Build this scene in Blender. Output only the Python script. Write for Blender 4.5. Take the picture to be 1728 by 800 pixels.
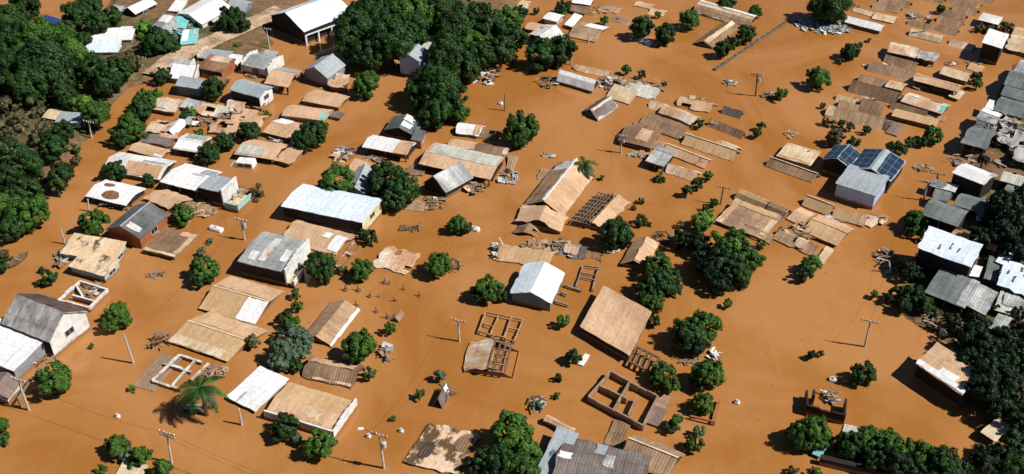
import bpy, bmesh, math, random
from mathutils import Vector, noise
# ---------------------------------------------------------------- scene, camera, light
for o in list(bpy.data.objects): bpy.data.objects.remove(o)
S = bpy.context.scene
col = S.collection
F_PX, PITCH, HC = 1750.0, math.radians(36.0), 80.0
cam = bpy.data.cameras.new('camera'); cam.sensor_width = 36.0
cam.lens = F_PX * 36.0 / 1728.0; cam.clip_start = 1.0; cam.clip_end = 12000
co = bpy.data.objects.new('camera', cam); col.objects.link(co)
co.location = (0, 0, HC); co.rotation_euler = (math.radians(90) - PITCH, 0, 0); S.camera = co
SUN_AZ, SUN_EL = math.radians(-14), math.radians(48)        # direction towards the sun, from +x
W = bpy.data.worlds.new('World'); S.world = W; W.use_nodes = True
nt = W.node_tree; bg = nt.nodes['Background']
sky = nt.nodes.new('ShaderNodeTexSky'); sky.sky_type = 'NISHITA'; sky.sun_disc = False
sky.sun_elevation = SUN_EL; sky.sun_rotation = math.radians(90) - SUN_AZ
sky.altitude = 2500; sky.air_density = 0.8; sky.dust_density = 0.2
nt.links.new(sky.outputs[0], bg.inputs[0]); bg.inputs[1].default_value = 0.05
sl = bpy.data.lights.new('sun', 'SUN'); sl.energy = 5.0; sl.angle = math.radians(0.5); sl.color = (1.0, 0.955, 0.89)
so = bpy.data.objects.new('sun', sl); col.objects.link(so)
so.rotation_euler = (math.radians(90) - SUN_EL, 0, SUN_AZ + math.radians(90))
S.view_settings.view_transform = 'Standard'; S.view_settings.look = 'None'
S.view_settings.exposure = 0.08; S.view_settings.gamma = 1.0
try: S.cycles.max_bounces = 3; S.cycles.diffuse_bounces = 1; S.cycles.glossy_bounces = 2
except Exception: pass

# ---------------------------------------------------------------- helpers
CP, SP = math.cos(PITCH), math.sin(PITCH)
def U(px, py, z=0.0):
    'world point at height z that the survey pixel (1728x800) sees'
    x = (px - 864) / F_PX; y = (400 - py) / F_PX
    d = (x, CP + y * SP, -SP + y * CP); t = (z - HC) / d[2]
    return Vector((d[0] * t, d[1] * t, z))
def PX(p):
    zc = p[1] * CP - (p[2] - HC) * SP; yc = p[1] * SP + (p[2] - HC) * CP
    return 864 + F_PX * p[0] / zc, 400 - F_PX * yc / zc, F_PX / zc
def up_height(px, py, h):
    'height in metres of a point drawn h pixels above its foot'
    g = U(px, py + h, 0); x = (400 - py) / F_PX
    return HC + g.y * (-SP + x * CP) / (CP + x * SP)
def tag(o, label=None, cat=None, group=None, kind=None):
    if label: o['label'] = label
    if cat: o['category'] = cat
    if group: o['group'] = group
    if kind: o['kind'] = kind
    return o
def empty(name, loc=(0, 0, 0), rz=0.0):
    o = bpy.data.objects.new(name, None); col.objects.link(o); o.location = loc; o.rotation_euler = (0, 0, rz)
    o.empty_display_size = 0.5
    return o
class MB:
    def __init__(s): s.v = []; s.f = []; s.uv = []
    def quad(s, p, uv=None):
        n = len(s.v); s.v += [tuple(q) for q in p]; s.f.append(tuple(range(n, n + len(p))))
        s.uv += list(uv) if uv else [(q[0], q[1]) for q in p]
    def box(s, lo, hi):
        x0, y0, z0 = lo; x1, y1, z1 = hi
        P = [(x0,y0,z0),(x1,y0,z0),(x1,y1,z0),(x0,y1,z0),(x0,y0,z1),(x1,y0,z1),(x1,y1,z1),(x0,y1,z1)]
        for f in ((3,2,1,0),(4,5,6,7),(0,1,5,4),(1,2,6,5),(2,3,7,6),(3,0,4,7)):
            q = [P[i] for i in f]
            uv = [(a[0] + a[1], a[2]) for a in q] if f not in ((3,2,1,0),(4,5,6,7)) else [(a[0], a[1]) for a in q]
            s.quad(q, uv)
    def bar(s, a, b, w, h=None):
        'square bar from a to b'
        a = Vector(a); b = Vector(b); h = h or w; d = (b - a)
        if d.length < 1e-5: return
        d.normalize(); up = Vector((0, 0, 1)) if abs(d.z) < .95 else Vector((1, 0, 0))
        r = d.cross(up).normalized(); t = r.cross(d)
        P = []
        for c in (a, b):
            for i, j in ((-1,-1),(1,-1),(1,1),(-1,1)): P.append(c + r * (i * w / 2) + t * (j * h / 2))
        L = (b - a).length
        for f in ((3,2,1,0),(4,5,6,7),(0,1,5,4),(1,2,6,5),(2,3,7,6),(3,0,4,7)): s.quad([P[i] for i in f], [(0,0),(0,L),(w,L),(w,0)])
    def tube(s, pts, rads, n=7):
        base = len(s.v); rings = []
        for k, p in enumerate(pts):
            p = Vector(p); q = Vector(pts[min(k + 1, len(pts) - 1)]) - Vector(pts[max(k - 1, 0)]); q.normalize()
            up = Vector((1, 0, 0)) if abs(q.z) > .8 else Vector((0, 0, 1)); r = q.cross(up).normalized(); t = r.cross(q)
            rings.append([p + (r * math.cos(2*math.pi*i/n) + t * math.sin(2*math.pi*i/n)) * rads[k] for i in range(n)])
        for k in range(len(rings) - 1):
            for i in range(n):
                j = (i + 1) % n; s.quad([rings[k][i], rings[k][j], rings[k+1][j], rings[k+1][i]])
        s.quad(rings[-1]); s.quad(rings[0][::-1])
    def mesh(s, name, mat):
        m = bpy.data.meshes.new(name); m.from_pydata(s.v, [], s.f)
        l = m.uv_layers.new(name='UVMap'); l.data.foreach_set('uv', [c for q in s.uv for c in q])
        m.materials.append(mat); m.update(); return m
    def build(s, name, mat, parent=None):
        o = bpy.data.objects.new(name, s.mesh(name, mat)); col.objects.link(o)
        if parent: o.parent = parent
        return o

# ---------------------------------------------------------------- materials
M = {}
def newmat(name):
    m = bpy.data.materials.new(name); m.use_nodes = True; n = m.node_tree
    return m, n, n.nodes['Principled BSDF']
def N(n, t, **kw):
    o = n.nodes.new(t)
    for k, v in kw.items():
        if k in o.inputs: o.inputs[k].default_value = v
        else: setattr(o, k, v)
    return o
def mixc(n, fac, a, b, bt='MIX'):
    x = n.nodes.new('ShaderNodeMix'); x.data_type = 'RGBA'; x.blend_type = bt
    for i, v in ((0, fac), (6, a), (7, b)):
        if isinstance(v, (int, float)): x.inputs[i].default_value = v
        elif isinstance(v, tuple): x.inputs[i].default_value = (*v, 1)
        else: n.links.new(v, x.inputs[i])
    return x.outputs[2]
def ramp(n, src, lo, hi, a=0.0, b=1.0):
    r = n.nodes.new('ShaderNodeMapRange'); r.inputs[1].default_value = lo; r.inputs[2].default_value = hi
    r.inputs[3].default_value = a; r.inputs[4].default_value = b; n.links.new(src, r.inputs[0]); return r.outputs[0]
def scaled(n, vec, sc, rnd=None):
    m = n.nodes.new('ShaderNodeMapping'); n.links.new(vec, m.inputs[0]); m.inputs[3].default_value = sc
    if rnd:
        c = n.nodes.new('ShaderNodeMath'); c.operation = 'MULTIPLY'; c.inputs[1].default_value = 57.0; n.links.new(rnd, c.inputs[0])
        k = n.nodes.new('ShaderNodeCombineXYZ'); n.links.new(c.outputs[0], k.inputs[0]); n.links.new(c.outputs[0], k.inputs[1])
        n.links.new(k.outputs[0], m.inputs[1])
    return m.outputs[0]
def roofmat(key, c1, c2, amt=.5, lines=.25, rough=.8, patch=.16, spec=.25, sharp=.10, mud=None, mudamt=.35):
    m, n, p = newmat('roof_' + key)
    tc = n.nodes.new('ShaderNodeTexCoord'); oi = n.nodes.new('ShaderNodeObjectInfo')
    na = N(n, 'ShaderNodeTexNoise', Scale=patch, Detail=7.0, Roughness=.62); n.links.new(scaled(n, tc.outputs['UV'], (1.0, .75, 1), oi.outputs['Random']), na.inputs['Vector'])
    f = ramp(n, na.outputs[0], .62 - amt * .3 - sharp, .62 - amt * .3 + sharp)
    c = mixc(n, f, c1, c2)
    if mud:
        nm = N(n, 'ShaderNodeTexNoise', Scale=.3, Detail=5.0, Roughness=.7); n.links.new(scaled(n, tc.outputs['UV'], (.8, .5, 1), oi.outputs['Random']), nm.inputs['Vector'])
        c = mixc(n, ramp(n, nm.outputs[0], .66 - mudamt * .3, .72 - mudamt * .3), c, mud)
    # streaks down the slope
    ns = N(n, 'ShaderNodeTexNoise', Scale=1.0, Detail=4.0, Roughness=.7); n.links.new(scaled(n, tc.outputs['UV'], (2.6, .22, 1), oi.outputs['Random']), ns.inputs['Vector'])
    c = mixc(n, 1.0, c, ramp(n, ns.outputs[0], .3, .7, 1 - .55 * lines - .1, 1.12), 'MULTIPLY')
    # overlapping sheets and purlin rows
    sx = n.nodes.new('ShaderNodeSeparateXYZ'); n.links.new(tc.outputs['UV'], sx.inputs[0])
    for out, per, dark in ((0, 1.05, .6), (1, 1.9, .8)):
        a = n.nodes.new('ShaderNodeMath'); a.operation = 'PINGPONG'; a.inputs[1].default_value = per / 2; n.links.new(sx.outputs[out], a.inputs[0])
        c = mixc(n, 1.0, c, ramp(n, a.outputs[0], 0.0, .13, 1 - lines * dark, 1.0), 'MULTIPLY')
    nf = N(n, 'ShaderNodeTexNoise', Scale=2.2, Detail=3.0); n.links.new(tc.outputs['UV'], nf.inputs['Vector'])
    c = mixc(n, 1.0, c, ramp(n, nf.outputs[0], .3, .7, .84, 1.1), 'MULTIPLY')
    n.links.new(c, p.inputs['Base Color']); p.inputs['Roughness'].default_value = rough; p.inputs['Specular IOR Level'].default_value = spec
    w = n.nodes.new('ShaderNodeTexWave'); w.wave_type = 'BANDS'; w.bands_direction = 'X'; w.inputs['Scale'].default_value = .95; n.links.new(tc.outputs['UV'], w.inputs['Vector'])
    h = n.nodes.new('ShaderNodeMath'); h.operation = 'ADD'; n.links.new(w.outputs[1], h.inputs[0]); n.links.new(nf.outputs[0], h.inputs[1])
    b = N(n, 'ShaderNodeBump', Strength=max(.06, lines - .08), Distance=.10); n.links.new(h.outputs[0], b.inputs['Height']); n.links.new(b.outputs[0], p.inputs['Normal'])
    M[key] = m
BE = (.72, .475, .30); BE2 = (.54, .335, .195); WT = (.92, .88, .84)
roofmat('wh', (.93, .93, .93), (.80, .80, .80), .45, .12)
roofmat('ws', (.90, .89, .87), (.62, .60, .57), .45, .15, mud=(.50, .30, .17), mudamt=.2)
roofmat('bw', (.60, .73, .88), (.80, .87, .93), .5, .12)
roofmat('gy', (.30, .32, .32), (.46, .47, .46), .45, .30, patch=.25, mud=(.62, .60, .57), mudamt=.1)
roofmat('gl', (.42, .47, .50), (.34, .38, .40), .5, .18)
roofmat('wg', (.66, .66, .65), (.30, .31, .31), .5, .3, patch=.35)
roofmat('dg', (.085, .10, .10), (.17, .18, .18), .5, .3, patch=.4, mud=(.5, .5, .48), mudamt=-.05)
roofmat('gg', (.13, .155, .15), (.22, .24, .235), .5, .28, patch=.3)
roofmat('mb', BE, BE2, .42, .13, mud=(.38, .21, .10), mudamt=.14)
roofmat('mt', (.68, .455, .25), (.55, .355, .185), .5, .12, mud=(.80,.58,.38), mudamt=.1)
roofmat('bm', (.85, .72, .58), (.62, .36, .20), .5, .28, patch=.3, mud=(.25, .14, .07), mudamt=-.02)
roofmat('cr', (.80, .66, .46), (.60, .42, .24), .45, .22, patch=.3)
roofmat('br', (.23, .14, .085), (.36, .225, .13), .35, .35, patch=.3)
roofmat('bb', (.33, .21, .13), (.52, .335, .20), .5, .35, patch=.3)
roofmat('dk', (.085, .055, .045), (.16, .11, .09), .5, .4, patch=.4)
roofmat('ds', (.16, .14, .13), (.60, .57, .55), .5, .3, patch=1.0, sharp=.2)
roofmat('sp', (.74, .50, .32), (.78, .58, .40), .5, .08, mud=(.13, .075, .035), mudamt=.68, patch=.4)
roofmat('sy', (.80, .63, .42), (.72, .50, .30), .5, .08, mud=(.13, .09, .06), mudamt=.45, patch=.4)
roofmat('gb', (.26, .22, .20), (.17, .13, .12), .5, .3, patch=.3, mud=(.42, .42, .41), mudamt=.05)
roofmat('rs', (.24, .11, .05), (.40, .22, .12), .3, .35, patch=.3)
roofmat('gn', (.46, .50, .42), (.66, .64, .56), .5, .3, patch=.3)
roofmat('tq', (.10, .50, .50), (.25, .65, .62), .5, .15)
roofmat('bl', (.02, .05, .22), (.03, .08, .3), .5, .2)
roofmat('og', (.70, .28, .10), (.85, .50, .30), .5, .3, patch=.4)
roofmat('cb', (.35, .26, .22), (.22, .16, .13), .5, .2)
def wallmat(key, c, c2=None, amt=.35, line=True):
    m, n, p = newmat('wall_' + key); g = n.nodes.new('ShaderNodeNewGeometry'); tc = n.nodes.new('ShaderNodeTexCoord')
    na = N(n, 'ShaderNodeTexNoise', Scale=.9, Detail=6.0, Roughness=.7); n.links.new(tc.outputs['Object'], na.inputs['Vector'])
    k = mixc(n, ramp(n, na.outputs[0], .4, .75), c, c2 or tuple(x * .55 for x in c))
    sx = n.nodes.new('ShaderNodeSeparateXYZ'); n.links.new(g.outputs['Position'], sx.inputs[0])
    ad = n.nodes.new('ShaderNodeMath'); ad.operation = 'MULTIPLY_ADD'; ad.inputs[1].default_value = -.7; n.links.new(na.outputs[0], ad.inputs[0]); n.links.new(sx.outputs[2], ad.inputs[2])
    if line: k = mixc(n, ramp(n, ad.outputs[0], -.05, .22, 1, 0), k, (.30, .16, .07))       # tide mark of mud
    n.links.new(k, p.inputs['Base Color']); p.inputs['Roughness'].default_value = .85; p.inputs['Specular IOR Level'].default_value = .2
    M[key] = m
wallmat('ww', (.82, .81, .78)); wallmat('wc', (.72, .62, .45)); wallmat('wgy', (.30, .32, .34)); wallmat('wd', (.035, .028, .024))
wallmat('wt', (.25, .50, .50), (.5, .62, .58)); wallmat('wmud', (.38, .27, .18), (.20, .13, .08)); wallmat('wsh', (.035, .028, .024)); wallmat('wlb', (.42, .55, .85), (.36, .48, .75)); wallmat('wbr', (.42, .13, .06)); wallmat('wbn', (.20, .11, .06))  # the near-black one puts the shade of front walls into the colour
wallmat('wtg', (.16, .27, .30)); wallmat('wp', (.62, .36, .30)); wallmat('wy', (.72, .66, .38))
def plain(key, c, rough=.7, spec=.3, var=.25, sc=1.5):
    m, n, p = newmat(key); tc = n.nodes.new('ShaderNodeTexCoord')
    na = N(n, 'ShaderNodeTexNoise', Scale=sc, Detail=5.0); n.links.new(tc.outputs['Object'], na.inputs['Vector'])
    k = mixc(n, 1.0, c, ramp(n, na.outputs[0], .3, .7, 1 - var, 1 + var), 'MULTIPLY')
    n.links.new(k, p.inputs['Base Color']); p.inputs['Roughness'].default_value = rough; p.inputs['Specular IOR Level'].default_value = spec; M[key] = m
plain('frame', (.60, .60, .58)); plain('pane', (.02, .025, .03), .1, .6, .1); plain('concrete', (.52, .50, .46)); plain('timber', (.16, .10, .06))
plain('greytimber', (.27, .22, .17)); plain('mudwood', (.33, .20, .11)); plain('tantimber', (.42, .27, .15)); plain('whitepaint', (.80, .80, .78)); plain('bark', (.10, .075, .055))
plain('sheetgrey', (.48, .50, .52), .5, .4); plain('sheetwhite', (.70, .68, .64), .6, .3); plain('sheettan', (.60, .40, .24)); plain('iron', (.12, .12, .12), .5)
plain('cable', (.05, .05, .05)); plain('ridge', (.70, .56, .38)); plain('ridgewhite', (.88, .86, .82)); plain('bluetank', (.05, .16, .45), .4, .4, .1)
def solar():
    m, n, p = newmat('solar_cells'); tc = n.nodes.new('ShaderNodeTexCoord')
    sx = n.nodes.new('ShaderNodeSeparateXYZ'); n.links.new(tc.outputs['UV'], sx.inputs[0]); c = (.018, .04, .075)
    for out, per, w in ((0, 1.0, .035), (1, 1.65, .05)):
        a = n.nodes.new('ShaderNodeMath'); a.operation = 'PINGPONG'; a.inputs[1].default_value = per / 2; n.links.new(sx.outputs[out], a.inputs[0])
        c = mixc(n, ramp(n, a.outputs[0], w * .7, w, 1, 0), c, (.16, .21, .26))
    n.links.new(c, p.inputs['Base Color']); p.inputs['Roughness'].default_value = .25; M['solar'] = m
solar()
def leafmat(key, c, c2):
    m, n, p = newmat('leaf_' + key); oi = n.nodes.new('ShaderNodeObjectInfo'); tc = n.nodes.new('ShaderNodeTexCoord')
    na = N(n, 'ShaderNodeTexNoise', Scale=.8, Detail=3.0); n.links.new(tc.outputs['Object'], na.inputs['Vector'])
    nb = N(n, 'ShaderNodeTexWhiteNoise'); g = n.nodes.new('ShaderNodeNewGeometry'); n.links.new(g.outputs['Random Per Island'], nb.inputs['Vector'])
    k = mixc(n, ramp(n, na.outputs[0], .35, .65), c, c2)
    k = mixc(n, 1.0, k, ramp(n, nb.outputs[0], 0, 1, .65, 1.35), 'MULTIPLY')
    k = mixc(n, 1.0, k, ramp(n, oi.outputs['Random'], 0, 1, .8, 1.2), 'MULTIPLY')
    n.links.new(k, p.inputs['Base Color']); p.inputs['Roughness'].default_value = .55; p.inputs['Specular IOR Level'].default_value = .25
    M[key] = m
leafmat('dark green', (.014, .046, .008), (.027, .074, .011)); leafmat('green', (.034, .098, .011), (.066, .145, .016))
leafmat('bright green', (.09, .22, .02), (.15, .28, .04)); leafmat('grey-green', (.07, .12, .07), (.12, .18, .10))
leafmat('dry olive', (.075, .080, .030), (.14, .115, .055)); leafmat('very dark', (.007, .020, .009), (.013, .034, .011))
# ---------------------------------------------------------------- ground, road, water
def P2(pts): return [(U(x, y, 0).x, U(x, y, 0).y) for x, y in pts]
LAND = [P2([(-260,520),(-60,440),(20,408),(62,378),(78,335),(108,300),(125,265),(152,232),(180,200),(205,165),(228,135),(240,150),(262,122),(330,120),(420,100),(462,72),(470,30),(520,-20),(700,-40),(700,-120),(240,-120),(205,-14),(175,14),(140,30),(100,42),(60,44),(20,20),(-60,-30),(-300,60)]),
        P2([(1490,500),(1520,535),(1575,560),(1602,585),(1635,640),(1668,700),(1655,735),(1640,765),(1700,860),(2000,900),(2300,300),(1900,60),(1712,108),(1672,190),(1650,240),(1625,300),(1600,380),(1570,450)]),
        P2([(600,60),(640,95),(700,92),(760,90),(840,70),(868,20),(880,-60),(620,-60)])]
def sdist(p, poly):
    ins = False; best = 1e9; n = len(poly); x, y = p
    for i in range(n):
        x1, y1 = poly[i]; x2, y2 = poly[(i + 1) % n]
        if (y1 > y) != (y2 > y) and x < (x2 - x1) * (y - y1) / (y2 - y1) + x1: ins = not ins
        dx, dy = x2 - x1, y2 - y1; t = max(0, min(1, ((x - x1) * dx + (y - y1) * dy) / (dx * dx + dy * dy + 1e-9)))
        d = (x - x1 - t * dx) ** 2 + (y - y1 - t * dy) ** 2
        if d < best: best = d
    return math.sqrt(best) * (1 if ins else -1)
def ground_h(x, y):
    if abs(x) > 170 or y > 290 or y < 45: return -3.0
    s = max(sdist((x, y), p) for p in LAND)
    s += 1.6 * noise.noise(Vector((x * .18, y * .18, 3))) + .6 * noise.noise(Vector((x * .6, y * .6, 9)))
    if s > 0: return min(.55, s * .22) + .10 * noise.noise(Vector((x * .35, y * .35, 0)))
    return max(-3.0, s * .35)
xs = [-6000, -900, -300] + [-170 + 1.6 * i for i in range(0, 151)] + [74 + 4 * i for i in range(24)] + [300, 900, 6000]
xs = [-6000, -900, -300] + [-170 + 1.7 * i for i in range(201)] + [300, 900, 6000]
ys = [-3000, -500, 0] + [46 + 1.7 * i for i in range(144)] + [400, 1000, 9000]
gm = MB(); vs = [(x, y, ground_h(x, y)) for y in ys for x in xs]; nx = len(xs)
gmesh = bpy.data.meshes.new('ground'); gmesh.from_pydata(vs, [], [(j*nx+i, j*nx+i+1, (j+1)*nx+i+1, (j+1)*nx+i) for j in range(len(ys)-1) for i in range(nx-1)])
m, n, p = newmat('ground_earth'); g = n.nodes.new('ShaderNodeNewGeometry')
n1 = N(n, 'ShaderNodeTexNoise', Scale=.09, Detail=8.0, Roughness=.65); n2 = N(n, 'ShaderNodeTexNoise', Scale=.9, Detail=6.0, Roughness=.7)
for q in (n1, n2): n.links.new(g.outputs['Position'], q.inputs['Vector'])
c = mixc(n, ramp(n, n1.outputs[0], .44, .56), (.22, .12, .065), (.10, .095, .035))
c = mixc(n, ramp(n, n2.outputs[0], .5, .62), c, (.24, .17, .10)); c = mixc(n, ramp(n, n2.outputs[0], .34, .42, 1, 0), c, (.045, .06, .02))
n.links.new(c, p.inputs['Base Color']); p.inputs['Roughness'].default_value = .95; p.inputs['Specular IOR Level'].default_value = .1
b = N(n, 'ShaderNodeBump', Strength=.8, Distance=.4); n.links.new(n2.outputs[0], b.inputs['Height']); n.links.new(b.outputs[0], p.inputs['Normal'])
gmesh.materials.append(m); go = bpy.data.objects.new('ground', gmesh); col.objects.link(go); tag(go, kind='structure')
def strip(name, line, w, mat, zoff):
    pts = [U(x, y, .4) for x, y in line]; fine = []
    for a, b in zip(pts, pts[1:]):
        k = max(1, int((b - a).length / 1.5)); fine += [a.lerp(b, i / k) for i in range(k)]
    fine.append(pts[-1]); mb = MB(); prev = None
    for i, q in enumerate(fine):
        d = (fine[min(i + 1, len(fine) - 1)] - fine[max(i - 1, 0)]); d.z = 0; d.normalize(); r = Vector((d.y, -d.x, 0))
        row = []
        for k in range(5):
            ww = w * (1 + .25 * noise.noise(Vector((i * .3, k // 3, 1)))) / 2
            v = q + r * ww * (k / 2 - 1); row.append((v.x, v.y, ground_h(v.x, v.y) * .4 + .42 + zoff))
        if prev:
            for k in range(4): mb.quad([prev[k], row[k], row[k+1], prev[k+1]])
        prev = row
    o = mb.build(name, mat); tag(o, kind='structure'); return o
m, n, p = newmat('dirt_road'); g = n.nodes.new('ShaderNodeNewGeometry')
n1 = N(n, 'ShaderNodeTexNoise', Scale=.35, Detail=7.0, Roughness=.7); n.links.new(g.outputs['Position'], n1.inputs['Vector'])
c = mixc(n, ramp(n, n1.outputs[0], .40, .60), (.30, .19, .11), (.62, .45, .30)); n.links.new(c, p.inputs['Base Color']); p.inputs['Roughness'].default_value = .95
b = N(n, 'ShaderNodeBump', Strength=.6, Distance=.2); n.links.new(n1.outputs[0], b.inputs['Height']); n.links.new(b.outputs[0], p.inputs['Normal'])
strip('dirt_road', [(262,128),(285,108),(320,88),(360,72),(405,50),(450,32),(480,18)], 4.6, m, .12)
# muddy water
wv = []; mb = MB(); mb.quad([(-6000, -3000, 0), (6000, -3000, 0), (6000, 9000, 0), (-6000, 9000, 0)])
m, n, p = newmat('muddy_water'); g = n.nodes.new('ShaderNodeNewGeometry')
n1 = N(n, 'ShaderNodeTexNoise', Scale=.034, Detail=7.0, Roughness=.6, Distortion=1.2); n.links.new(g.outputs['Position'], n1.inputs['Vector'])
mp = scaled(n, g.outputs['Position'], (.35, .08, 1)); mpn = mp.node; mpn.inputs[2].default_value = (0, 0, math.radians(-28))
n2 = N(n, 'ShaderNodeTexNoise', Scale=1.0, Detail=6.0, Roughness=.65, Distortion=.6); n.links.new(mp, n2.inputs['Vector'])
n3 = N(n, 'ShaderNodeTexNoise', Scale=1.6, Detail=4.0, Roughness=.6); n.links.new(g.outputs['Position'], n3.inputs['Vector'])
sy = n.nodes.new('ShaderNodeSeparateXYZ'); n.links.new(g.outputs['Position'], sy.inputs[0])
c = mixc(n, ramp(n, n1.outputs[0], .40, .60), (.355, .143, .031), (.455, .207, .070))
c = mixc(n, ramp(n, n2.outputs[0], .52, .75, 0, .35), c, (.47, .225, .085))
c = mixc(n, ramp(n, n2.outputs[0], .28, .46, .3, 0), c, (.33, .122, .022))
n.links.new(c, p.inputs['Base Color']); p.inputs['Roughness'].default_value = .07; p.inputs['IOR'].default_value = 1.33; p.inputs['Specular IOR Level'].default_value = .5
b = N(n, 'ShaderNodeBump', Strength=.25, Distance=.05); n.links.new(n3.outputs[0], b.inputs['Height'])
b2 = N(n, 'ShaderNodeBump', Strength=.08, Distance=.3); n.links.new(n2.outputs[0], b2.inputs['Height']); n.links.new(b.outputs[0], b2.inputs['Normal']); n.links.new(b2.outputs[0], p.inputs['Normal'])
wo = mb.build('water', m); tag(wo, kind='structure')

# ---------------------------------------------------------------- buildings
KEYS = []            # (key, px, py) anchors for describing neighbours
def rnd(seed): return random.Random(seed)
def roof_fn(style, L, Wd, e, rise):
    if style == 'g1': return lambda x, y: e + rise * (1 - abs(y) / (Wd / 2))
    if style == 'g2': return lambda x, y: e + rise * (1 - abs(x) / (L / 2))
    if style == 'barrel': return lambda x, y: e + rise * math.cos(min(1.0, abs(y) / (Wd / 2)) * math.pi / 2)
    if style == 'shed': return lambda x, y: e + rise * (y / Wd + .5)
    if style == 'shedl': return lambda x, y: e + rise * (.5 - x / L)
    return lambda x, y: e
def cut(v0, v1, step, even=False):
    k = max(2, int(round((v1 - v0) / step)))
    if even and k % 2: k += 1
    return [v0 + (v1 - v0) * i / k for i in range(k + 1)]
def sheet(fn, x0, x1, y0, y1, style, seed, zoff=0.0, th=.09, rag=.08, sag=.05, hole=0.0, step=.8):
    r = rnd(seed); X = cut(x0, x1, step, style == 'g2'); Y = cut(y0, y1, step, style in ('g1', 'barrel')); top = {}
    for i, x in enumerate(X):
        for j, y in enumerate(Y):
            xx = x; yy = y; ed = (i in (0, len(X) - 1), j in (0, len(Y) - 1))
            if ed[0]: xx += r.uniform(-rag, rag)
            if ed[1]: yy += r.uniform(-rag, rag)
            top[i, j] = Vector((xx, yy, fn(x, y) + zoff + sag * noise.noise(Vector((x * .3, y * .3, seed))) + r.uniform(-.3, .3) * sag))
    live = {(i, j) for i in range(len(X) - 1) for j in range(len(Y) - 1)}
    if hole:
        live = {c for c in live if noise.noise(Vector((c[0] * .33, c[1] * .33, seed * 1.7))) < .5 - hole and r.random() > hole * .15}
    mb = MB(); swap = style == 'g2' or style == 'shedl'; dn = Vector((0, 0, -th))
    def uv(q): return (q.y, q.x * 1.0) if swap else (q.x, q.y)
    for i, j in live:
        q = [top[i, j], top[i+1, j], top[i+1, j+1], top[i, j+1]]
        mb.quad(q, [uv(a) for a in q]); mb.quad([a + dn for a in q[::-1]], [uv(a) for a in q[::-1]])
        for (a, b, nb) in ((0, 1, (i, j-1)), (1, 2, (i+1, j)), (2, 3, (i, j+1)), (3, 0, (i-1, j))):
            if nb not in live: s = [q[b], q[a], q[a] + dn, q[b] + dn]; mb.quad(s[::-1], [uv(t) for t in s])
    return mb
def window(parent, x, y, z, w, h, side):
    fr = MB(); pn = MB(); t = .07
    def bx(mb, a0, a1, z0, z1, d0, d1):
        if side == 'f': mb.box((x + a0, y - d1, z0), (x + a1, y - d0, z1))
        else: mb.box((x + d0, y + a0, z0), (x + d1, y + a1, z1))
    bx(fr, -w/2 - t, -w/2, z - t, z + h + t, -.02, .06); bx(fr, w/2, w/2 + t, z - t, z + h + t, -.02, .06)
    bx(fr, -w/2, w/2, z - t, z, -.02, .06); bx(fr, -w/2, w/2, z + h, z + h + t, -.02, .06); bx(fr, -.02, .02, z, z + h, -.02, .05)
    bx(pn, -w/2, -.02, z, z + h, -.02, .02); bx(pn, .02, w/2, z, z + h, -.02, .02)
    wo = fr.build('window', M['frame'], parent); pn.build('pane', M['pane'], wo)
def frame_from(a, b, c, e):
    A, B, C = U(*a, e), U(*b, e), U(*c, e); u = B - A; v = C - B; L = u.length; V = v.length
    au = math.atan2(u.y, u.x); av = math.atan2(v.y, v.x) - math.pi / 2
    d = (av - au + math.pi) % (2 * math.pi) - math.pi
    ds = d * .65; d -= ds                       # old hand-built plots are rarely square: keep part of the skew
    ang = au + d * L_W(L, V); cen = (A + C) / 2
    return cen, ang, L * math.cos(ang - au), V * math.cos(au + d - ang) * math.cos(ds), -math.tan(max(-.5, min(.5, ds)))
def L_W(L, V): return V / (L + V)          # the longer side keeps its direction better
SEED = [0]
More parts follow.
